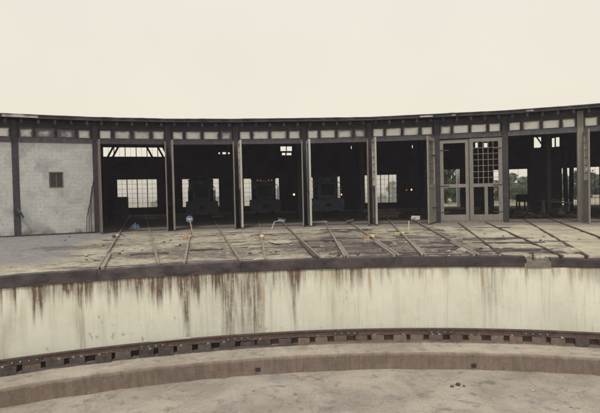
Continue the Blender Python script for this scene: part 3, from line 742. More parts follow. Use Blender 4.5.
# floor sill strip
for k in BAYS:
    m, w = bay_frame(k, RW)
    hw = w/2
    # lintel beam, head beam above the lights, mullions
    b = MB(); b.box(-hw+.16, hw-.16, -.06, .22, Z_LB, Z_LT, m, .008); b.build('lintel', M['lintel'], house, bevel=.01)
    b = MB(); b.box(-hw+.16, hw-.16, -.03, .2, Z_WT, 6.0, m); b.build('header_board', M['fascia'], house)
    b = MB(); b.box(-hw+.16, hw-.16, .12, .16, Z_LT+.002, Z_WT-.002, m); b.build('backing_board', M['inside'], house)
    x = -hw+.21; tot = w-.42; fr = [.185, .265, .265, .195]; gap = (1-sum(fr))/3
    for i in range(4):
        xa, xb = x, x+fr[i]*tot
        # pane with 'rim' attribute
        b = MB(); RIM = []; SO = []; nx, ny = 8, 6
        zb_, zt_ = Z_LT+.035, Z_WT-.05
        dirty = {(0, 1): .75, (0, 2): .8, (0, 0): .35, (0, 3): .3, (2, 3): .55, (1, 1): .35, (1, 2): .35, (4, 3): .4}.get((k, i), random.uniform(-.1, .22) - (.12 if k >= 5 else 0))
        for ii in range(nx+1):
            for jj in range(ny+1):
                b.v.append(m @ Vector((xa+.02+(xb-xa-.04)*ii/nx, .05, zb_+(zt_-zb_)*jj/ny)))
                RIM.append(max(abs(2*ii/nx-1)**3.0, .9*max(0, 2*jj/ny-1)**2, .45*max(0, 1-2*jj/ny)**4)); SO.append(dirty)
        for ii in range(nx):
            for jj in range(ny): q = ii*(ny+1)+jj; b.f.append((q, q+ny+1, q+ny+2, q+1))
        fb = MB()
        for z0, z1 in ((Z_LT+.001, Z_LT+.04), (Z_WT-.055, Z_WT-.001)): fb.box(xa-.015, xb+.015, .01, .1, z0, z1, m)
        for x0, x1 in ((xa-.015, xa+.028), (xb-.028, xb+.015)): fb.box(x0, x1, .012, .098, Z_LT+.041, Z_WT-.056, m)
        fo = fb.build('transom_window', M['lintel'] if random.random() < .6 else M['timber_dark'], house)
        b.build('pane', M['transom_glass'], fo, attrs={'rim': RIM, 'soil': SO})
        if i < 3:
            b = MB(); b.box(xb+.02, xb+gap*tot-.02, -.045, .18, Z_LT+.003, Z_WT-.003, m); b.build('mullion', M['timber_dark'], house)
        x = xb + gap*tot
    # rafter tails
    n_r = 5
    for i in range(n_r):
        xr = -hw + (i+.5)*w/n_r
        b = MB(); b.hexa([m @ Vector(v) for v in ((xr-.06, -.58, 5.83), (xr+.06, -.58, 5.83), (xr+.06, .3, 5.80), (xr-.06, .3, 5.80), (xr-.06, -.58, 6.0), (xr+.06, -.58, 6.0), (xr+.06, .3, 6.03), (xr-.06, .3, 6.03))])
        b.build('rafter_tail', M['rafter'], house)
# piers
for k in range(-2, 11):
    m = radial(PA[k], RW)
    b = MB(); b.box(-.155, .155, -.1, .25, -.05, 6.0, m, .006); b.build('pillar', M['timber_dark'] if k not in (8,) else M['door_grey'], house, bevel=.012)
# roof slabs with edge boards
for k in BAYS:
    sag = [0.05*noise.noise(Vector((k*1.37, .3, 1))), 0.05*noise.noise(Vector(((k+1)*1.37, .3, 1)))]
    def rp(R, kk, z): return pol(R, PA[kk], z + sag[kk-k])
    ring_ = [(RW-.72, 6.10), (52, 8.42), (RB+.7, 8.25)]
    b = MB()
    for (r0, z0), (r1, z1) in zip(ring_[:-1], ring_[1:]):
        b.hexa([rp(r0, k, z0), rp(r0, k+1, z0), rp(r1, k+1, z1), rp(r1, k, z1), rp(r0, k, z0+.12), rp(r0, k+1, z0+.12), rp(r1, k+1, z1+.12), rp(r1, k, z1+.12)])
    b.build('roof', M['roofing'], house)
    b = MB(); b.hexa([rp(RW-.755, k, 6.04), rp(RW-.755, k+1, 6.04), rp(RW-.722, k+1, 6.04), rp(RW-.722, k, 6.04), rp(RW-.755, k, 6.185), rp(RW-.755, k+1, 6.185), rp(RW-.722, k+1, 6.185), rp(RW-.722, k, 6.185)])
    b.build('fascia_board', M['fascia'], house)
    b = MB(); nn = 14; i0 = 0
    for i in range(nn+1):
        f_ = i/nn; q0 = pol(RW-.80, PA[k], 0).lerp(pol(RW-.80, PA[k+1], 0), f_); q1 = pol(RW-.6, PA[k], 0).lerp(pol(RW-.6, PA[k+1], 0), f_); zz = sag[0]+(sag[1]-sag[0])*f_
        u_ = (k+f_)*3; e_ = .02*noise.noise(Vector((u_*1.1, 3, 1)))+.018*noise.noise(Vector((u_*4, 6, 1))); fo_ = 1 - .004*noise.noise(Vector((u_*3, 9, 1))); lo = .03*max(0, noise.noise(Vector((u_*2.2, 12, 1))))
        q0 = q0*fo_
        b.v += [q0+Vector((0, 0, 6.188+zz-lo)), q1+Vector((0, 0, 6.23+zz)), q1+Vector((0, 0, 6.262+zz+e_*.5)), q0+Vector((0, 0, 6.225+zz+e_))]
    for i in range(nn):
        c_ = 4*i
        for q in range(4): b.f.append((c_+q, c_+4+q, c_+4+(q+1) % 4, c_+(q+1) % 4))
    b.f.append((0, 1, 2, 3)); b.f.append((4*nn+3, 4*nn+2, 4*nn+1, 4*nn))
    b.build('roof_edge', M['roofing'], house)
for px0, px1, py in ((2, 38, 113.5), (394, 400, 118.7), (420, 433, 117.4), (452, 456, 115.8), (526, 534, 111.5)):
    pa, pb = at_r(px0, py+.6, RW-.79), at_r(px1, py+.6, RW-.79); pa.z = pb.z = (6.115 if px0 > 10 else 6.13)
    b = MB(); b.bar(pa, pb, .02, .085 if px0 > 10 else .13); b.build('flashing', M['flashing'], house)

# block wall infill, bay 0
def block_wall(k, hole=None):
    m, w = bay_frame(k, RW); hw = w/2-.158
    mi = m.inverted(); b = MB(); UV = []
    def panel(x0, x1, z0, z1):
        n0 = len(b.v); b.box(x0, x1, -.05, .15, z0, z1, m)
        for v in b.v[n0:]: q = mi @ v; UV.append((q.x, q.z))
    if hole:
        p0, p1 = hole
        def onp(px, py):
            d = mi.to_3x3() @ ray(px, py); o = mi @ Vector((CX, CY, H)); t_ = (-.05-o.y)/d.y; return o + d*t_
        q0, q1 = onp(*p0), onp(*p1); x0, x1, z0, z1 = q0.x, q1.x, q1.z, q0.z
        panel(-hw, x0, .06, Z_LB-.002); panel(x1, hw, .06, Z_LB-.002); panel(x0, x1, .06, z0); panel(x0, x1, z1, Z_LB-.002)
    else: panel(-hw, hw, .06, Z_LB-.002)
    o = b.build('block_wall', M['block'], house, uv=UV)
    b = MB(); b.box(-hw, hw, -.16, .16, -.05, .058, m, .01); b.build('sill', M['sleeper'], house)
    if hole:
        b = MB()
        for a_, c_, e_, f_ in ((x0, x1, z1-.06, z1), (x0, x1, z0, z0+.06), (x0, x0+.06, z0+.062, z1-.062), (x1-.06, x1, z0+.062, z1-.062)): b.box(a_+.001, c_-.001, .0, .1, e_, f_, m)
        wo = b.build('window', M['door_red'], house)
        b = MB(); b.box(x0+.062, x1-.062, .06, .08, z0+.064, z1-.064, m); b.build('pane', M['dark_glass'], wo)
        b = MB(); b.box((x0+x1)/2-.015, (x0+x1)/2+.015, .02, .05, z0+.064, z1-.064, m); b.build('glazing_bar', M['door_red'], wo)
    return m, hw
block_wall(-1)
bm, bhw = block_wall(0, ((48.8, 172), (63.8, 188)))
block_wall(-2)
# door leaves swung outward, seen nearly edge-on
def leaf(k, side, angle, L=1.75, mat='door_grey', top=4.82, glazed=True, thick=.075):
    """leaf hinged on pier k; side -1/+1 puts the hinge on the left/right face of the pier; angle from the outward radial line"""
    pm = radial(PA[k], RW) @ Matrix.Translation((side*.15, -.13, 0)) @ Matrix.Rotation(angle, 4, 'Z')
    # leaf runs from y=0 to y=-L
    st, t2 = .17, thick/2
    b = MB(); z0 = .07
    b.box(-t2, t2, -st, 0, z0, top, pm); b.box(-t2, t2, -L, -L+st, z0, top, pm)
    for za, zb in ((z0, z0+.35), (2.05, 2.25), (top-.2, top)): b.box(-t2+.004, t2-.004, -L+st+.001, -st-.001, za, zb, pm)
    d = b.build('door', M[mat], house)
    b = MB()
    if glazed:
        b.box(-.016, .016, -L+st+.002, -st-.002, z0+.352, 2.048, pm); b.build('panel', M[mat], d); b = MB()
        for i in range(1, 4):
            y = -L+st + i*(L-2*st)/4; b.box(-.014, .014, y-.015, y+.015, 2.252, top-.202, pm)
        for j in range(1, 6):
            z = 2.25 + j*(top-.2-2.25)/6; b.box(-.012, .012, -L+st+.003, -st-.003, z-.015, z+.015, pm)
        b.build('glazing_bars', M[mat], d)
    else:
        b.box(-.018, .018, -L+st+.002, -st-.002, z0+.352, top-.202, pm); b.build('panel', M[mat], d)
    for z in (.9, 3.9): b = MB(); b.bar(pm @ Vector((t2+.006, -.02, z)), pm @ Vector((t2+.006, -.8, z)), .012, .07); b.build('hinge', M['rust_dark'], d)
for k, la, ra in ((1, None, .055), (2, -.015, .03), (3, -.02, .05), (4, -.04, .05), (5, -.045, .05)):
    if la is not None: leaf(k, -1, la, 1.6, 'door_red' if k in (2, 3, 5) else 'door_grey', 4.85, False, .07)
    leaf(k, 1, ra, 1.5, {1: 'door_red', 2: 'door_grey', 3: 'door_pale', 4: 'door_pale', 5: 'door_pale'}[k], 4.95, k in (3, 5), .10)
leaf(6, -1, -.30, 1.7, 'door_grey', 4.9, True, .08)
leaf(8, 1, .02, 1.6, 'door_grey', 4.85, True)
leaf(9, -1, -.04, 1.6, 'door_grey', 4.85, True)

# bay 6: two closed leaves, their glass mostly gone
m6, w6 = bay_frame(6, RW); mi6 = m6.inverted(); o6 = mi6 @ Vector((CX, CY, H))
def on6(px, py, y=-.02):
    d = mi6.to_3x3() @ ray(px, py); return o6 + d*((y-o6.y)/d.y)
xL, xM, xR = -w6/2+.17, on6(469.5, 180).x, w6/2-.17
ztop, zmid, zbot = 4.80, on6(470, 185.5).z, .10
def closed_leaf(x0, x1, y, mat, st, grid, lower_post):
    b = MB(); T = .07
    b.box(x0, x0+st, y, y+T, zbot, ztop, m6); b.box(x1-st, x1, y, y+T, zbot, ztop, m6)
    b.box(x0+st+.001, x1-st-.001, y+.003, y+T-.003, ztop-.2, ztop, m6); b.box(x0+st+.001, x1-st-.001, y+.003, y+T-.003, zmid-.1, zmid+.1, m6)
    b.box(x0+st+.001, x1-st-.001, y+.003, y+T-.003, zbot, zbot+.36, m6)
    if lower_post: c = (x0+x1)/2; b.box(c-.09, c+.09, y+.005, y+T-.005, zbot+.361, zmid-.101, m6)
    d = b.build('door', M[mat], house, bevel=.006)
    if grid:
        b = MB(); nx, nz_ = grid
        for i in range(1, nx):
            c = x0+st+(x1-x0-2*st)*i/nx; wd = .028 if i != nx//2 else .04; b.box(c-wd/2, c+wd/2, y+.015, y+.05, zmid+.101, ztop-.201, m6)
        for j in range(1, nz_):
            c = zmid+.1+(ztop-.3-zmid)*j/nz_; b.box(x0+st+.002, x1-st-.002, y+.017, y+.048, c-.014, c+.014, m6)
        b.build('glazing_bars', M[mat], d)
    for z in (.6, zmid, 4.2):
        xa = x0+.02 if not grid else x1-.5; b = MB(); b.bar(m6 @ Vector((xa, y-.008, z)), m6 @ Vector((xa+.48, y-.008, z)), .012, .06); b.build('hinge', M['rust_dark'], d)
    return d
closed_leaf(xL, xM-.02, 0.02, 'door_grey', .19, None, False)
closed_leaf(xM, xR, -.12, 'door_grey', .21, (5, 7), True)
b = MB(); b.box(xL-.01, xR, -.2, .25, -.04, .085, m6, .01); b.build('sill', M['oldwood'], house)

# sills at the open bays
for k in (1, 2, 3, 4, 5, 7, 8):
    m, w = bay_frame(k, RW); b = MB(); b.box(-w/2+.17, w/2-.17, -.12, .3, -.06, .018, m, .008); b.build('sill', M['sleeper'], house)

# rear wall with openings; each bay is a flat panel with holes
def rear_bay(k, holes, windows):
    m, w = bay_frame(k, RB); mi = m.inverted(); o = mi @ Vector((CX, CY, H)); R3 = mi.to_3x3()
    def onp(px, py): d = R3 @ ray(px, py); q = o + d*((0-o.y)/d.y); return q.x, q.z
    rects = []
    for px0, py0, px1, py1 in holes:
        xm = (px0+px1)/2; ym = (py0+py1)/2
        x0, x1 = onp(px0, ym)[0], onp(px1, ym)[0]; z1, z0 = onp(xm, py0)[1], onp(xm, py1)[1]
        rects.append((max(x0, -w/2+.05), min(x1, w/2-.05), max(z0, -.0), min(z1, 8.1)))
    xs = sorted({-w/2, w/2, *[r[0] for r in rects], *[r[1] for r in rects]}); zs = sorted({-.05, 8.27, *[r[2] for r in rects], *[r[3] for r in rects]})
    b = MB()
    for i in range(len(xs)-1):
        for j in range(len(zs)-1):
            cx_, cz_ = (xs[i]+xs[i+1])/2, (zs[j]+zs[j+1])/2
            if any(r[0] < cx_ < r[1] and r[2] < cz_ < r[3] for r in rects): continue
            if xs[i+1]-xs[i] < 1e-4 or zs[j+1]-zs[j] < 1e-4: continue
            b.box(xs[i], xs[i+1], 0, .25, zs[j], zs[j+1], m)
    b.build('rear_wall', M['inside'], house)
    for (x0, x1, z0, z1), spec in zip(rects, windows):
        if not spec: continue
        nx, nz_, glazed = spec
        if x1-x0 < .1: continue
        fb = MB(); e = .05
        fb.box(x0, x1, .03, .13, z0, z0+e, m); fb.box(x0, x1, .03, .13, z1-e, z1, m)
        fb.box(x0, x0+e, .03, .13, z0+e, z1-e, m); fb.box(x1-e, x1, .03, .13, z0+e, z1-e, m)
        for i in range(1, nx): c = x0+(x1-x0)*i/nx; fb.box(c-.045, c+.045, .035, .125, z0+e, z1-e, m)
        fo = fb.build('rear_window', M['inside_post'], house)
        bb = MB()
        for i in range(nx):
            xa, xb = x0+(x1-x0)*i/nx+.05, x0+(x1-x0)*(i+1)/nx-.05
            c = (xa+xb)/2; bb.box(c-.012, c+.012, .06, .09, z0+e, z1-e, m)
            for j in range(1, nz_): z = z0+e+(z1-z0-2*e)*j/nz_; bb.box(xa, xb, .062, .088, z-.012, z+.012, m)
        bb.build('glazing_bars', M['inside_post'], fo)
        if glazed:
            for i in range(nx):
                xa, xb = x0+(x1-x0)*i/nx+.046, x0+(x1-x0)*(i+1)/nx-.046
                bb = MB(); bb.quad(*[m @ Vector(v) for v in ((xa, .075, z0+e), (xb, .075, z0+e), (xb, .075, z1-e), (xa, .075, z1-e))]); bb.build('pane', M['rear_glass'], fo)
W4 = (4, 6, True)
rear_bay(-2, [], []); rear_bay(-1, [], []); rear_bay(0, [], [])
rear_bay(1, [(117, 179, 157.5, 208), (102, 147, 170.5, 157)], [W4, (6, 1, False)])
rear_bay(2, [(182, 178.5, 219.5, 207), (218.5, 152.3, 220, 154), (222.5, 152, 226, 154.2), (228, 152.3, 230, 154)], [(3, 6, True), None, None, None])
rear_bay(3, [(243.5, 178, 279.5, 206), (280.5, 146.3, 286, 151), (286.8, 146.3, 292, 151), (282, 152.7, 285.4, 155.2), (286.6, 152.7, 291.5, 155.2)], [(3, 6, True), None, None, None, None])
rear_bay(4, [(306.5, 176.5, 340.5, 205), (351, 146, 352.8, 149)], [(3, 6, True), None])
rear_bay(5, [(364.5, 174.5, 397, 203), (412, 145, 413.8, 148)], [(4, 6, True), None])
rear_bay(6, [(437, 169, 460.5, 208)], [(1, 1, False)])
rear_bay(7, [(490.5, 169, 528, 208), (534, 137, 545, 147.5), (474.5, 142.6, 477.6, 147.5), (480, 143, 482, 146.5), (484, 142.8, 487.3, 147.5)], [(2, 1, False), None, None, None, None])
rear_bay(8, [(561.5, 167, 600, 207), (552, 138, 554.6, 147), (556, 137.2, 559.5, 146.5)], [(4, 1, False), None, None])
rear_bay(9, [], [])
# end walls and the interior frame
for kk, tag_ in ((-2, 0), (10, 0)):
    m = radial(PA[kk]); b = MB(); s_ = -1 if kk < 0 else 1
    b.hexa([m @ Vector(v) for v in ((s_*.2, RW+.26, -.05), (s_*.35, RW+.26, -.05), (s_*.35, RB-.05, -.05), (s_*.2, RB-.05, -.05), (s_*.2, RW+.26, 6.25), (s_*.35, RW+.26, 6.25), (s_*.35, RB-.05, 8.25), (s_*.2, RB-.05, 8.25))])
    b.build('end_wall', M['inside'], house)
for k in range(-1, 10):
    m = radial(PA[k])
    for R_, zt in ((RW+9, 7.2), (RW+19, 8.3)):
        if k == 8: continue
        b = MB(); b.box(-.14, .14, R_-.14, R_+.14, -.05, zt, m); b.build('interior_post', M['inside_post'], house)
    if k == 8: continue
    b = MB(); b.bar(m @ Vector((0, RW+.3, 5.85)), m @ Vector((0, RW+19, 7.95)), .2, .3); b.build('roof_beam', M['inside_post'], house)
for k in BAYS:
    for R_, z in ((RW+9, 6.9), (RW+19, 8.0)):
        a, c = pol(R_, PA[k], z), pol(R_, PA[k+1], z)
        b = MB(); b.bar(a, c, .18, .3); b.build('cross_beam', M['inside_post'], house)
# diagonal braces in front of the high rear lights of bay 1
for pxa, pya, pxb, pyb in ((107, 158.5, 114, 145.5), (112, 158.5, 119, 145.5), (146, 145.5, 153, 158.5), (157, 145.5, 164, 158.5), (162, 145.5, 169, 158.5)):
    b = MB(); b.bar(at_r(pxa, pya, RB-1.2), at_r(pxb, pyb, RB-1.2), .16, .2); b.build('brace', M['inside_post'], house)
for pxa, pya, pxb, pyb in ((536, 136, 545, 149), (540, 149, 549, 136)):
    b = MB(); b.bar(at_r(pxa, pya, RB-1.2), at_r(pxb, pyb, RB-1.2), .14, .14); b.build('brace', M['inside_post'], house)
# partition in the ruined bay: dark wall between the two rear openings
m = radial(PA[8]); 
pa, pb = at_r(529, 200, RW+22), at_r(561, 200, RW+22)
b = MB(); b.hexa([Vector((q.x, q.y + dy, z)) for z in (-.05, 5.7) for q, dy in ((pa, 0), (pb, 0), (pb, .15), (pa, .15))]); b.build('partition', M['inside'], house)
pa = at_r(548.5, 200, RW+6); b = MB(); b.box(-.13, .13, -.13, .13, -.05, 6.6, Matrix.Translation((pa.x, pa.y, 0))); b.build('interior_post', M['inside_post'], house)

# ---------------------------------------------------------------- lit bulbs
def lamp(px, py, D, label, mat='bulb', r=.10):
    p = at_d(px, py, D); root = thing('hanging_lamp', p, label, 'lamp', 'lit lamps hanging inside the roundhouse')
    b = MB()
    for i in range(7):
        pass
    b.tube([p+Vector((0, 0, -r)), p+Vector((0, 0, -r*.7)), p, p+Vector((0, 0, r*.7)), p+Vector((0, 0, r))], [r*.3, r*.75, r, r*.7, r*.3], 10); b.build('bulb', M[mat], root, smooth=True)
    b = MB(); b.tube([p+Vector((0, 0, r)), p+Vector((0, 0, r+.12))], [.05, .05], 8); b.tube([p+Vector((0, 0, r+.12)), Vector((p.x, p.y, 6.7))], .012, 6); b.build('cord', M['inside_post'], root)
lamp(294, 194.5, 40, 'bright orange lamp glowing right of the locomotive with orange lights', r=.085)
lamp(341.5, 194.5, 42, 'small red orange lamp glowing right of the slate blue locomotive', r=.06)
lamp(411.5, 189.7, 42, 'pale lamp of the pair glowing in the empty doorway', r=.07)
lamp(406.5, 190, 44, 'dim orange lamp of the pair glowing in the empty doorway', 'bulb_dim', r=.065)

# ---------------------------------------------------------------- locomotives
def loco(k, Rn, body, label, amber):
    m = radial(MID[k], Rn)          # nose at y=0, body runs to +y
    base = m @ Vector((0, 5, 0))
    root = thing('locomotive', base, label, 'locomotive', 'switching locomotives parked inside the stalls')
    B = M[body]; TRM = M['loco_trim']
    b = MB(); b.box(-1.45, 1.45, .25, 11.0, 1.15, 1.42, m); b.build('frame', B, root, bevel=.02)
    b = MB(); b.hexa([m @ Vector(v) for v in ((-1.4, .02, .35), (1.4, .02, .35), (1.4, .25, .35), (-1.4, .25, .35), (-1.45, .1, 1.414), (1.45, .1, 1.414), (1.45, .245, 1.414), (-1.45, .245, 1.414))]); b.build('pilot', B, root, bevel=.02)
    b = MB(); b.box(-.13, .13, -.55, .02, .78, 1.0, m); b.box(-.2, .2, -.62, -.4, .74, 1.04, m); b.build('coupler', M['rust_dark'], root, bevel=.02)
    # hood: rounded top
    b = MB(); hw, z0, z1 = .82, 1.42, 3.42
    prof = [(-hw, z0), (hw, z0), (hw, z1-.25), (hw-.08, z1-.1), (hw-.25, z1), (-hw+.25, z1), (-hw+.08, z1-.1), (-hw, z1-.25)]
    q = len(prof); i0 = len(b.v)
    for y in (1.0, 7.2):
        for x, z in prof: b.v.append(m @ Vector((x, y, z)))
    for i in range(q): j = (i+1) % q; b.f.append((i0+i, i0+j, i0+q+j, i0+q+i))
    b.f.append(tuple(i0+i for i in reversed(range(q)))); b.f.append(tuple(i0+q+i for i in range(q)))
    hood = b.build('hood', B, root, bevel=.03)
    b = MB(); b.box(-.6, .6, .965, .995, 1.75, 2.75, m)
    for j in range(9): b.box(-.57, .57, .945, .966, 1.8+j*.105, 1.85+j*.105, m)
    b.build('radiator_grille', M['inside_post'], hood)
    b = MB(); b.box(-.22, .22, .86, 1.0, 3.05, 3.32, m); hl = b.build('headlight', B, hood)
    for s_ in (-1, 1): b = MB(); b.disc(m @ Vector((s_*.1, .85, 3.18)), m.to_3x3() @ Vector((0, 1, 0)), .085, .03, 16); b.build('lens', M['sign_grey'], hl)
    for s_ in (-1, 1):
        b = MB(); b.box(s_*.55-.14, s_*.55+.14, .93, .998, 2.95, 3.12, m); nb = b.build('number_board', M['inside_post'], hood)
        b = MB(); b.disc(m @ Vector((s_*.66, .93, 3.26)), m.to_3x3() @ Vector((0, 1, 0)), .06, .05, 12); b.build('class_lamp', M['bulb_dim'] if amber else M['dark_glass'], hood)
        if amber: b = MB(); b.disc(m @ Vector((s_*.36, .93, 3.26)), m.to_3x3() @ Vector((0, 1, 0)), .05, .05, 12); b.build('class_lamp', M['bulb_dim'], hood)
    b = MB(); b.tube([m @ Vector((.0, 3, 3.4)), m @ Vector((0, 3, 3.75))], .16, 12); b.build('stack', B, hood)
    b = MB(); b.tube([m @ Vector((.25, 1.3, 3.41)), m @ Vector((.25, 1.3, 3.5)), m @ Vector((.25, 1.3, 3.62)), m @ Vector((.25, 1.3, 3.7))], [.14, .12, .09, .03], 12); b.build('bell', M['rust'], hood)
    # cab behind the hood
    b = MB(); b.box(-1.28, 1.28, 7.2, 9.9, 1.42, 3.62, m); b.hexa([m @ Vector(v) for v in ((-1.36, 7.05, 3.62), (1.36, 7.05, 3.62), (1.36, 10.05, 3.62), (-1.36, 10.05, 3.62), (-.95, 7.1, 3.88), (.95, 7.1, 3.88), (.95, 10.0, 3.88), (-.95, 10.0, 3.88))])
    cab = b.build('cab', B, root, bevel=.03)
    for s_ in (-1, 1):
        b = MB(); b.box(min(s_*.86, s_*1.22), max(s_*.86, s_*1.22), 7.17, 7.195, 2.6, 3.35, m); b.build('window', M['dark_glass'], cab)
        b = MB(); b.box(s_*1.29-.008, s_*1.29+.008, 7.8, 9.3, 2.6, 3.35, m); b.build('window', M['dark_glass'], cab)
    # handrails with a curved top, end steps
    for s_ in (-1, 1):
        b = MB(); x = s_*1.22
        b.tube([m @ Vector(v) for v in ((x, .35, 1.42), (x, .35, 2.55), (x-s_*.06, .35, 2.75), (x-s_*.25, .37, 2.85), (s_*.84, .95, 2.85))], .035, 8)
        b.tube([m @ Vector(v) for v in ((x, .35, 2.45), (x, 3.5, 2.45), (x, 7.0, 2.45))], .03, 8)
        for y in (2.2, 4.4, 6.6): b.tube([m @ Vector((x, y, 1.42)), m @ Vector((x, y, 2.45))], .025, 6)
        b.build('handrail', TRM, root)
        b = MB()
        for z in (.45, .78, 1.1): b.box(min(s_*1.05, s_*1.45), max(s_*1.05, s_*1.45), .3, .62, z, z+.04, m)
        b.box(s_*1.47-.015, s_*1.47+.015, .28, .64, .4, 1.15, m); b.build('step', B, root)
    for y0 in (1.9, 4.1, 7.2, 9.4):
        for s_ in (-1, 1):
            b = MB(); c = m @ Vector((s_*.7525, y0, .585)); b.disc(c, m.to_3x3() @ Vector((1, 0, 0)), .5, .13, 24); b.disc(c - m.to_3x3() @ Vector((s_*.07, 0, 0)), m.to_3x3() @ Vector((1, 0, 0)), .53, .03, 24); b.build('wheel', M['rust_dark'], root)
    for yc in (3.0, 8.3):
        b = MB()
        for s_ in (-1, 1): b.box(s_*.98-.07, s_*.98+.07, yc-1.7, yc+1.7, .5, .85, m)
        b.box(-.98, .98, yc-.2, yc+.2, .6, 1.1, m); b.build('truck', M['rust_dark'], root, bevel=.02)
    return root
loco(2, RW+17.5, 'loco_dark', 'black switcher locomotive behind the round blue flag sign', False)
loco(3, RW+16.5, 'loco_dark', 'black switcher locomotive with a row of small orange lights on its hood', True)
loco(4, RW+15.0, 'loco_blue', 'slate blue switcher locomotive in the middle doorway', False)

# ---------------------------------------------------------------- clutter in the stalls
def drum(p, label, mat='drum', r=.29, h=.88):
    root = thing('oil_drum', p, label, 'drum')
    b = MB(); b.tube([p, p+Vector((0, 0, .02)), p+Vector((0, 0, h*.33)), p+Vector((0, 0, h*.35)), p+Vector((0, 0, h*.37)), p+Vector((0, 0, h*.64)), p+Vector((0, 0, h*.66)), p+Vector((0, 0, h*.68)), p+Vector((0, 0, h))], [r, r, r, r+.015, r, r, r+.015, r, r], 20); b.build('body', M[mat], root)
    b = MB(); b.tube([p+Vector((0, 0, h+.001)), p+Vector((0, 0, h+.03))], r+.012, 20); b.build('rim', M['rust_dark'], root)
p = at_z(112, 219.5, 0); drum(p, 'dark oil drum inside the leftmost open doorway by its left post')
# steel cabinet before the rear window of bay 1 and a standing pipe on it
p = at_d(122.5, 206, 54); base = Vector((p.x, p.y, 0)); cab = thing('steel_cabinet', base, 'dark steel cabinet standing before the wide rear window of the leftmost doorway', 'cabinet')
b = MB(); b.box(-.75, .55, -.3, .3, 0, 2.05, Matrix.Translation(base)); b.build('body', M['drum'], cab, bevel=.02)
for x0, x1 in ((-.74, -.11), (-.09, .54)): b = MB(); b.box(x0, x1, -.33, -.302, .06, 2.0, Matrix.Translation(base)); dd = b.build('door', M['steelgrey'], cab); b = MB(); b.box((x1 if x0 < -.5 else x0)-.03, (x1 if x0 < -.5 else x0)+.03, -.37, -.332, 1.0, 1.15, Matrix.Translation(base)); b.build('handle', M['rust_dark'], dd)
p = at_z(124, 221, 0); root = thing('water_hydrant', p, 'grey pipe stand with valve wheel inside the leftmost doorway', 'pipe')
b = MB(); b.tube([p, p+Vector((0, 0, .9)), p+Vector((0.03, 0, 1.02)), p+Vector((.2, -.05, 1.06))], .06, 10); b.build('pipe', M['steelgrey'], root)
b = MB(); b.tube([p+Vector((-.16*math.cos(t_*PI/6), 0, .7+.16*math.sin(t_*PI/6)))+Vector((0, -.12, 0)) for t_ in range(13)], .02, 6); b.bar(p+Vector((-.15, -.12, .7)), p+Vector((.15, -.12, .7)), .02, .02); b.bar(p+Vector((0, -.12, .7)), p+Vector((0, 0, .7)), .03, .03); b.build('valve_wheel', M['rust'], root)
for px, py, L, an, lab in ((150, 218.5, 1.3, .05, 'pale plank lying across the right rail in the leftmost doorway'), (218, 216.5, 1.1, -.15, 'grey board lying beside the black locomotive behind the blue sign'), (315, 222, 1.5, .03, 'grey plank on the floor before the slate blue locomotive')):
    p = at_z(px, py, .1); b = MB(); b.box(-L/2, L/2, -.14, .14, -.04, .05, Matrix.Translation(p) @ Matrix.Rotation(an, 4, 'Z'), .01); tag(b.build('plank', M['door_pale'], None), lab, 'plank')
# bay 5: stack of ties in the gloom
for k, (px, py, z) in enumerate(((382, 217.5, 0), (384, 217.2, .22), (379, 217.6, .44))):
    p = at_z(px, 217.5, 0); b = MB(); b.box(-1.2, 1.2, -.13, .13, z, z+.2, Matrix.Translation(p) @ Matrix.Rotation(.06*k-.05, 4, 'Z'), .01)
    tag(b.build('tie', M['oldwood'], None, bevel=.01), 'old timber tie in a low pile inside the empty doorway', 'tie', 'pile of ties in the empty doorway')

# bay 7: trestle bench with junk, cabinet, stool
p = at_z(556, 216.4, 0); root = thing('trestle_bench', p, 'rough wooden trestle bench in the ruined right doorway', 'bench')
T = Matrix.Translation(p) @ Matrix.Rotation(-.25, 4, 'Z') @ Matrix.Rotation(.09, 4, 'Y')
b = MB(); b.box(-1.05, .85, -.32, .32, .92, 1.0, T, .01); b.build('top', M['oldwood'], root)
for sx in (-.9, .7):
    for sy in (-.25, .25): b = MB(); b.bar(T @ Vector((sx, sy, .92)), T @ Vector((sx+(.12 if sx < 0 else -.12), sy*1.5, 0)), .09, .07); b.build('leg', M['oldwood'], root)
b = MB(); b.bar(T @ Vector((-.85, -.3, .35)), T @ Vector((.65, .3, .6)), .08, .04); b.build('brace', M['oldwood'], root)
for i in range(5):
    q = T @ Vector((-.8+i*.3, rs_.uniform(-.1, .1), 1.0)); b = MB(); b.box(-.3, .3, -.06, .06, .0+.05*i % .12, .06+.05*i % .12, Matrix.Translation(q) @ Matrix.Rotation(rs_.uniform(-.6, .6), 4, 'Z') @ Matrix.Rotation(rs_.uniform(-.1, .3), 4, 'Y'), .01)
    tag(b.build('board_scrap', M['oldwood'] if i % 2 else M['timber_dark'], None), 'scrap board in the heap on the trestle bench', 'scrap', 'scrap boards on the trestle bench')
p = at_z(561, 217, 0); b = MB(); n = 11
for i in range(n):
    for j in range(n):
        u, v = (i/(n-1)-.5)*2, (j/(n-1)-.5)*2; r = math.sqrt(u*u+v*v)
        b.v.append(p + Vector((u*.42, v*.35, max(-.02, (.4+.3*noise.noise(Vector((u*2, v*2, 8))))*(1-sm(.25, 1.1, r))+.08*noise.noise(Vector((u*5, v*5, 1)))))))
for i in range(n-1):
    for j in range(n-1): b.f.append((i*n+j, (i+1)*n+j, (i+1)*n+j+1, i*n+j+1))
M['rag'] = blotchy('orange_brown_canvas', (0.20, 0.12, 0.07), (0.36, 0.24, 0.14), 6, fine=20)
o = b.build('canvas', M['rag'], None); o.modifiers.new('s', 'SOLIDIFY').thickness = .01
tag(o, 'heap of orange brown canvas in front of the trestle bench', 'canvas')
p = at_z(522.5, 210.5, 0); root = thing('machine_stand', p, 'dark machine on pale legs in the ruined right doorway', 'machine')
T = Matrix.Translation(p)
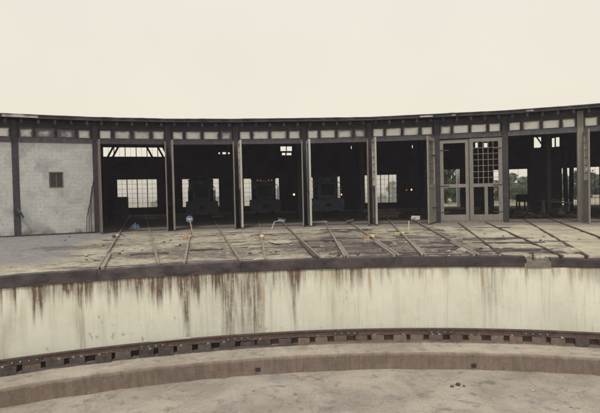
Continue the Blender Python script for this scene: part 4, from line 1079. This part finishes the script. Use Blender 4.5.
b = MB(); b.box(-.45, .4, -.35, .35, .75, 1.4, T, .03); b.build('housing', M['timber_dark'], root, bevel=.03)
for sx in (-.38, .33):
    for sy in (-.28, .28): b = MB(); b.box(sx-.05, sx+.05, sy-.05, sy+.05, 0, .75, T); b.build('leg', M['flashing'] if sx > 0 and sy < 0 else M['inside_post'], root)
b = MB(); b.disc(p+Vector((0, -.4, 1.1)), (0, 1, 0), .28, .08, 20); b.build('flywheel', M['rust_dark'], root)
for k, (px, py, L, an) in enumerate(((515, 216, 2.6, .1), (535, 214, 3.0, -.05), (530, 217.5, 2.4, .02), (570, 217, 2.0, .15), (450, 214, 2.6, .04), (462, 215.5, 2.0, -.06))):
    p = at_z(px, py, 0); b = MB(); b.box(-L/2, L/2, -.12, .12, 0, .2, Matrix.Translation(p) @ Matrix.Rotation(an, 4, 'Z'), .015)
    tag(b.build('fallen_beam', M['oldwood'] if k in (1, 4) else M['sleeper'], None, bevel=.012), ('fallen roof beam on the floor of the ruined right doorway' if k < 4 else 'fallen roof beam on the floor behind the glazed doors'), 'beam', 'fallen beams in the ruined doorway' if k < 4 else 'fallen beams behind the glazed doors')
rb_ = random.Random(21)
for k in range(34):
    px = rb_.uniform(508, 577); p = at_z(px, rb_.uniform(212.5, 218.5), 0); L = rb_.uniform(.4, 1.5); p.z = rb_.uniform(0.0, .25)
    b = MB(); b.box(-L/2, L/2, -.07, .07, 0, rb_.uniform(.03, .1), Matrix.Translation(p) @ Matrix.Rotation(rb_.uniform(-1.2, 1.2), 4, 'Z') @ Matrix.Rotation(rb_.uniform(-.35, .35), 4, 'Y'), .012)
    tag(b.build('broken_board', M[rb_.choice(['oldwood', 'sleeper', 'timber_dark', 'oldwood', 'door_grey'])], None), 'broken board in the litter on the floor of the ruined right doorway', 'board', 'broken boards littering the ruined doorway')
for px, tilt, zt in ((566.5, -.03, 5.2), (571, .02, 5.2)):
    q = at_r(px, 200, RW+14); b = MB(); b.bar((q.x, q.y, -.05), (q.x+tilt*zt, q.y, zt), .24, .24); b.build('interior_post', M['inside_post'], house)
# pale post standing behind the glazed doors
p = at_r(458.3, 207, RB+4); b = MB(); b.box(-.17, .17, -.15, .15, 0, 4.6, Matrix.Translation((p.x, p.y, 0)), .01)
tag(b.build('post', M['sign_white'], None), 'pale standing post seen through the left glazed door', 'post')
# rods leaning on the block wall, bent pipe
for k, (pxa, pxb, top) in enumerate(((89, 92.2, 186), (91.5, 93.4, 180), (86.8, 90.5, 200))):
    pb = at_r(pxa, 231, RW-.45); pt = at_r(pxb, top, RW-.10); pb.z = .05; mid = (pb+pt)/2 + Vector((-.07, -.05, 0))
    b = MB(); b.tube([pb, mid, pt], .022, 8); tag(b.build('iron_rod', M['rust_dark'], None), 'thin rusty iron rod leaning on the block wall by the doorway', 'rod', 'rods leaning on the block wall')
p = at_r(14, 211, RW-.2); q = at_r(21, 213, RW-.5); b = MB(); b.tube([p, (p+q)/2+Vector((0, 0, .12)), q, q+Vector((.12, 0, -.25))], .055, 8)
tag(b.build('pipe', M['timber_dark'], None), 'bent dark pipe sticking out at the left end of the block wall', 'pipe')

# ---------------------------------------------------------------- trees behind the roundhouse
def tree(x, y, h, cr, mat, label, cat='tree', group='trees beyond the roundhouse', seed=0, leaves=1500, low=.25, lsz=.32):
    rg = random.Random(seed); p = Vector((x, y, 0)); root = thing('tree' if cat == 'tree' else 'bush', p, label, cat, group)
    b = MB(); top = p+Vector((rg.uniform(-.3, .3), rg.uniform(-.3, .3), h*.75)); tr = .035*h
    b.tube([p, p+(top-p)*.4+Vector((rg.uniform(-.15, .15), 0, 0)), top], [tr, tr*.7, tr*.2], 8)
    clumps = []
    for i in range(14):
        a = rg.uniform(0, 2*PI); t_ = rg.uniform(low, .98); rad = cr*math.sin(PI*min(1, (t_-low)/(1.02-low)*.85+.12))**.7*rg.uniform(.45, .95)
        c = p+Vector((math.cos(a)*rad, math.sin(a)*rad, h*t_)); clumps.append((c, cr*rg.uniform(.28, .48)))
        s_ = p+(top-p)*max(.1, t_*.75); b.tube([s_, (s_+c)/2+Vector((0, 0, -.1)), c], [tr*.35, tr*.22, tr*.08], 5)
    b.build('trunk', M['bark'], root)
    b = MB()
    for i in range(leaves):
        c, r = rg.choice(clumps); v = Vector((rg.gauss(0, 1), rg.gauss(0, 1), rg.gauss(0, .8))); v = v.normalized()*r*rg.uniform(.35, 1.05)
        q = c+v; s_ = lsz*rg.uniform(.6, 1.3); n = (v.normalized()+Vector((rg.uniform(-.8, .8), rg.uniform(-.8, .8), rg.uniform(-.3, 1)))).normalized()
        x_ = n.orthogonal().normalized()*s_; y_ = n.cross(x_).normalized()*s_*.6
        b.quad(q-x_, q-y_*.9, q+x_, q+y_)
    b.build('crown', M[mat], root)
for i in range(26):
    a = 0.185 + i*0.019 + random.uniform(-.008, .008); R = random.uniform(150, 215)
    p = pol(R, a); h = random.uniform(4.2, 6.4)
    tree(p.x, p.y, h, h*.55, random.choice(['leaf_c', 'leaf_c', 'leaf_c']), 'bushy green tree in the far tree line behind the roundhouse', group='far tree line behind the roundhouse', seed=i, leaves=900, low=.05, lsz=.75)
for i, (px, D, h, cr, mat, lab) in enumerate(((446, 78, 6.5, 2.6, 'leaf_b', 'dark green tree seen through the left glazed door'), (453, 90, 7.5, 3.0, 'leaf_a', 'taller mid green tree behind the left glazed door'),
                                              (395.5, 74, 3.6, 1.1, 'leaf_c', 'small pale tree at the edge of the empty doorway window'),
                                              (575, 86, 4.6, 2.2, 'leaf_a', 'green tree between the posts at the far right opening'), (590, 96, 5.2, 2.8, 'leaf_b', 'dark tree beyond the right end of the ruined doorway'))):
    p = at_d(px, 195, D); tree(p.x, p.y, h, cr, mat, lab, seed=100+i, leaves=1600, low=.12, lsz=.26)
for i, (px, D, h, cr) in enumerate(((508, 84, 2.2, 1.6), (515, 96, 2.8, 2.2), (522, 82, 1.7, 1.5), (527, 105, 3.2, 2.6), (495, 92, 3.0, 2.0), (441, 80, 2.4, 1.6), (458, 84, 2.0, 1.4), (568, 88, 2.2, 1.6), (156, 80, 1.4, .9), (217, 82, 1.7, 1.1), (381, 100, 1.4, 1.2), (512, 118, 3.4, 2.6))):
    p = at_d(px, 195, D); tree(p.x, p.y, h, cr, 'leaf_c' if i % 2 else 'leaf_a', 'low green bush growing behind the roundhouse openings', 'bush', 'bushes behind the roundhouse', 200+i, 700, .02, .2)

# ---------------------------------------------------------------- light
SUN_EL, SUN_AZ = math.radians(56), math.radians(192)     # high, behind the viewer and a little to the left; azimuth clockwise from +Y
w = bpy.data.worlds.new('World'); S.world = w; w.use_nodes = True
nt = w.node_tree; bg = nt.nodes['Background']
sk = nt.nodes.new('ShaderNodeTexSky'); sk.sky_type = 'NISHITA'; sk.sun_disc = False
sk.sun_elevation = SUN_EL; sk.sun_rotation = SUN_AZ; sk.air_density = 1.0; sk.dust_density = 4.0
mx = nt.nodes.new('ShaderNodeMix'); mx.data_type = 'RGBA'; mx.inputs[0].default_value = 0.86
gc = nt.nodes.new('ShaderNodeTexCoord'); sz = nt.nodes.new('ShaderNodeSeparateXYZ'); nt.links.new(gc.outputs['Generated'], sz.inputs[0])
vr = nt.nodes.new('ShaderNodeValToRGB'); e_ = vr.color_ramp.elements                     # the overcast veil: cream low down, cooler overhead
e_[0].position = 0.02; e_[0].color = (0.895, 0.815, 0.66, 1); e_[1].position = 0.40; e_[1].color = (0.85, 0.80, 0.685, 1)
e3 = e_.new(0.62); e3.color = (0.755, 0.735, 0.715, 1)
nt.links.new(sz.outputs[2], vr.inputs[0])
cn = nt.nodes.new('ShaderNodeTexNoise'); cn.inputs['Scale'].default_value = 1.6; cn.inputs['Detail'].default_value = 5
cr = nt.nodes.new('ShaderNodeValToRGB'); cr.color_ramp.elements[0].color = (9.6, 9.6, 9.6, 1); cr.color_ramp.elements[1].color = (10.3, 10.3, 10.3, 1)
cr.color_ramp.elements[0].position = .35; cr.color_ramp.elements[1].position = .65
nt.links.new(gc.outputs['Generated'], cn.inputs['Vector']); nt.links.new(cn.outputs['Fac'], cr.inputs[0])
vm = nt.nodes.new('ShaderNodeMix'); vm.data_type = 'RGBA'; vm.blend_type = 'MULTIPLY'; vm.inputs[0].default_value = 1.0; vm.clamp_result = False
nt.links.new(vr.outputs[0], vm.inputs[6]); nt.links.new(cr.outputs[0], vm.inputs[7]); nt.links.new(vm.outputs[2], mx.inputs[7])
nt.links.new(sk.outputs[0], mx.inputs[6]); nt.links.new(mx.outputs[2], bg.inputs[0]); bg.inputs[1].default_value = 0.10
sl = bpy.data.lights.new('sun', 'SUN'); sl.energy = 1.5; sl.angle = math.radians(10); sl.color = (1.0, 0.97, 0.92)
so = bpy.data.objects.new('sun', sl); COL.objects.link(so)
d = Vector((math.sin(SUN_AZ)*math.cos(SUN_EL), math.cos(SUN_AZ)*math.cos(SUN_EL), math.sin(SUN_EL)))
so.rotation_euler = (-d).to_track_quat('-Z', 'Y').to_euler(); so.location = (0, -20, 40)

# ---------------------------------------------------------------- haze volume, added to lift dark tones and pale the distance
b = MB(); b.box(-2600, 2600, -2600, 2600, ZF-1.2, 10.5)
hz = bpy.data.materials.new('pale_haze'); hz.use_nodes = True; n_ = hz.node_tree.nodes; n_.clear()
ho = n_.new('ShaderNodeOutputMaterial'); hv = n_.new('ShaderNodeVolumePrincipled')
hv.inputs['Color'].default_value = (0.93, 0.90, 1.0, 1); hv.inputs['Density'].default_value = 0.0009
hz.node_tree.links.new(hv.outputs[0], ho.inputs['Volume'])
struct(b.build('haze', hz), 'stuff')

# ---------------------------------------------------------------- camera
cam = bpy.data.cameras.new('camera'); cam.sensor_width = 36; cam.sensor_fit = 'HORIZONTAL'; cam.lens = F*36/600; cam.clip_end = 6000; cam.clip_start = .05
co = bpy.data.objects.new('camera', cam); COL.objects.link(co)
co.matrix_world = Matrix.Translation((CX, CY, H)) @ Matrix.Rotation(PI/2+PITCH, 4, 'X') @ Matrix.Rotation(-ROLL, 4, 'Z')
S.camera = co
S.view_settings.view_transform = 'Standard'; S.view_settings.look = 'None'; S.view_settings.exposure = 0.15; S.view_settings.gamma = 1
S.view_settings.use_curve_mapping = False
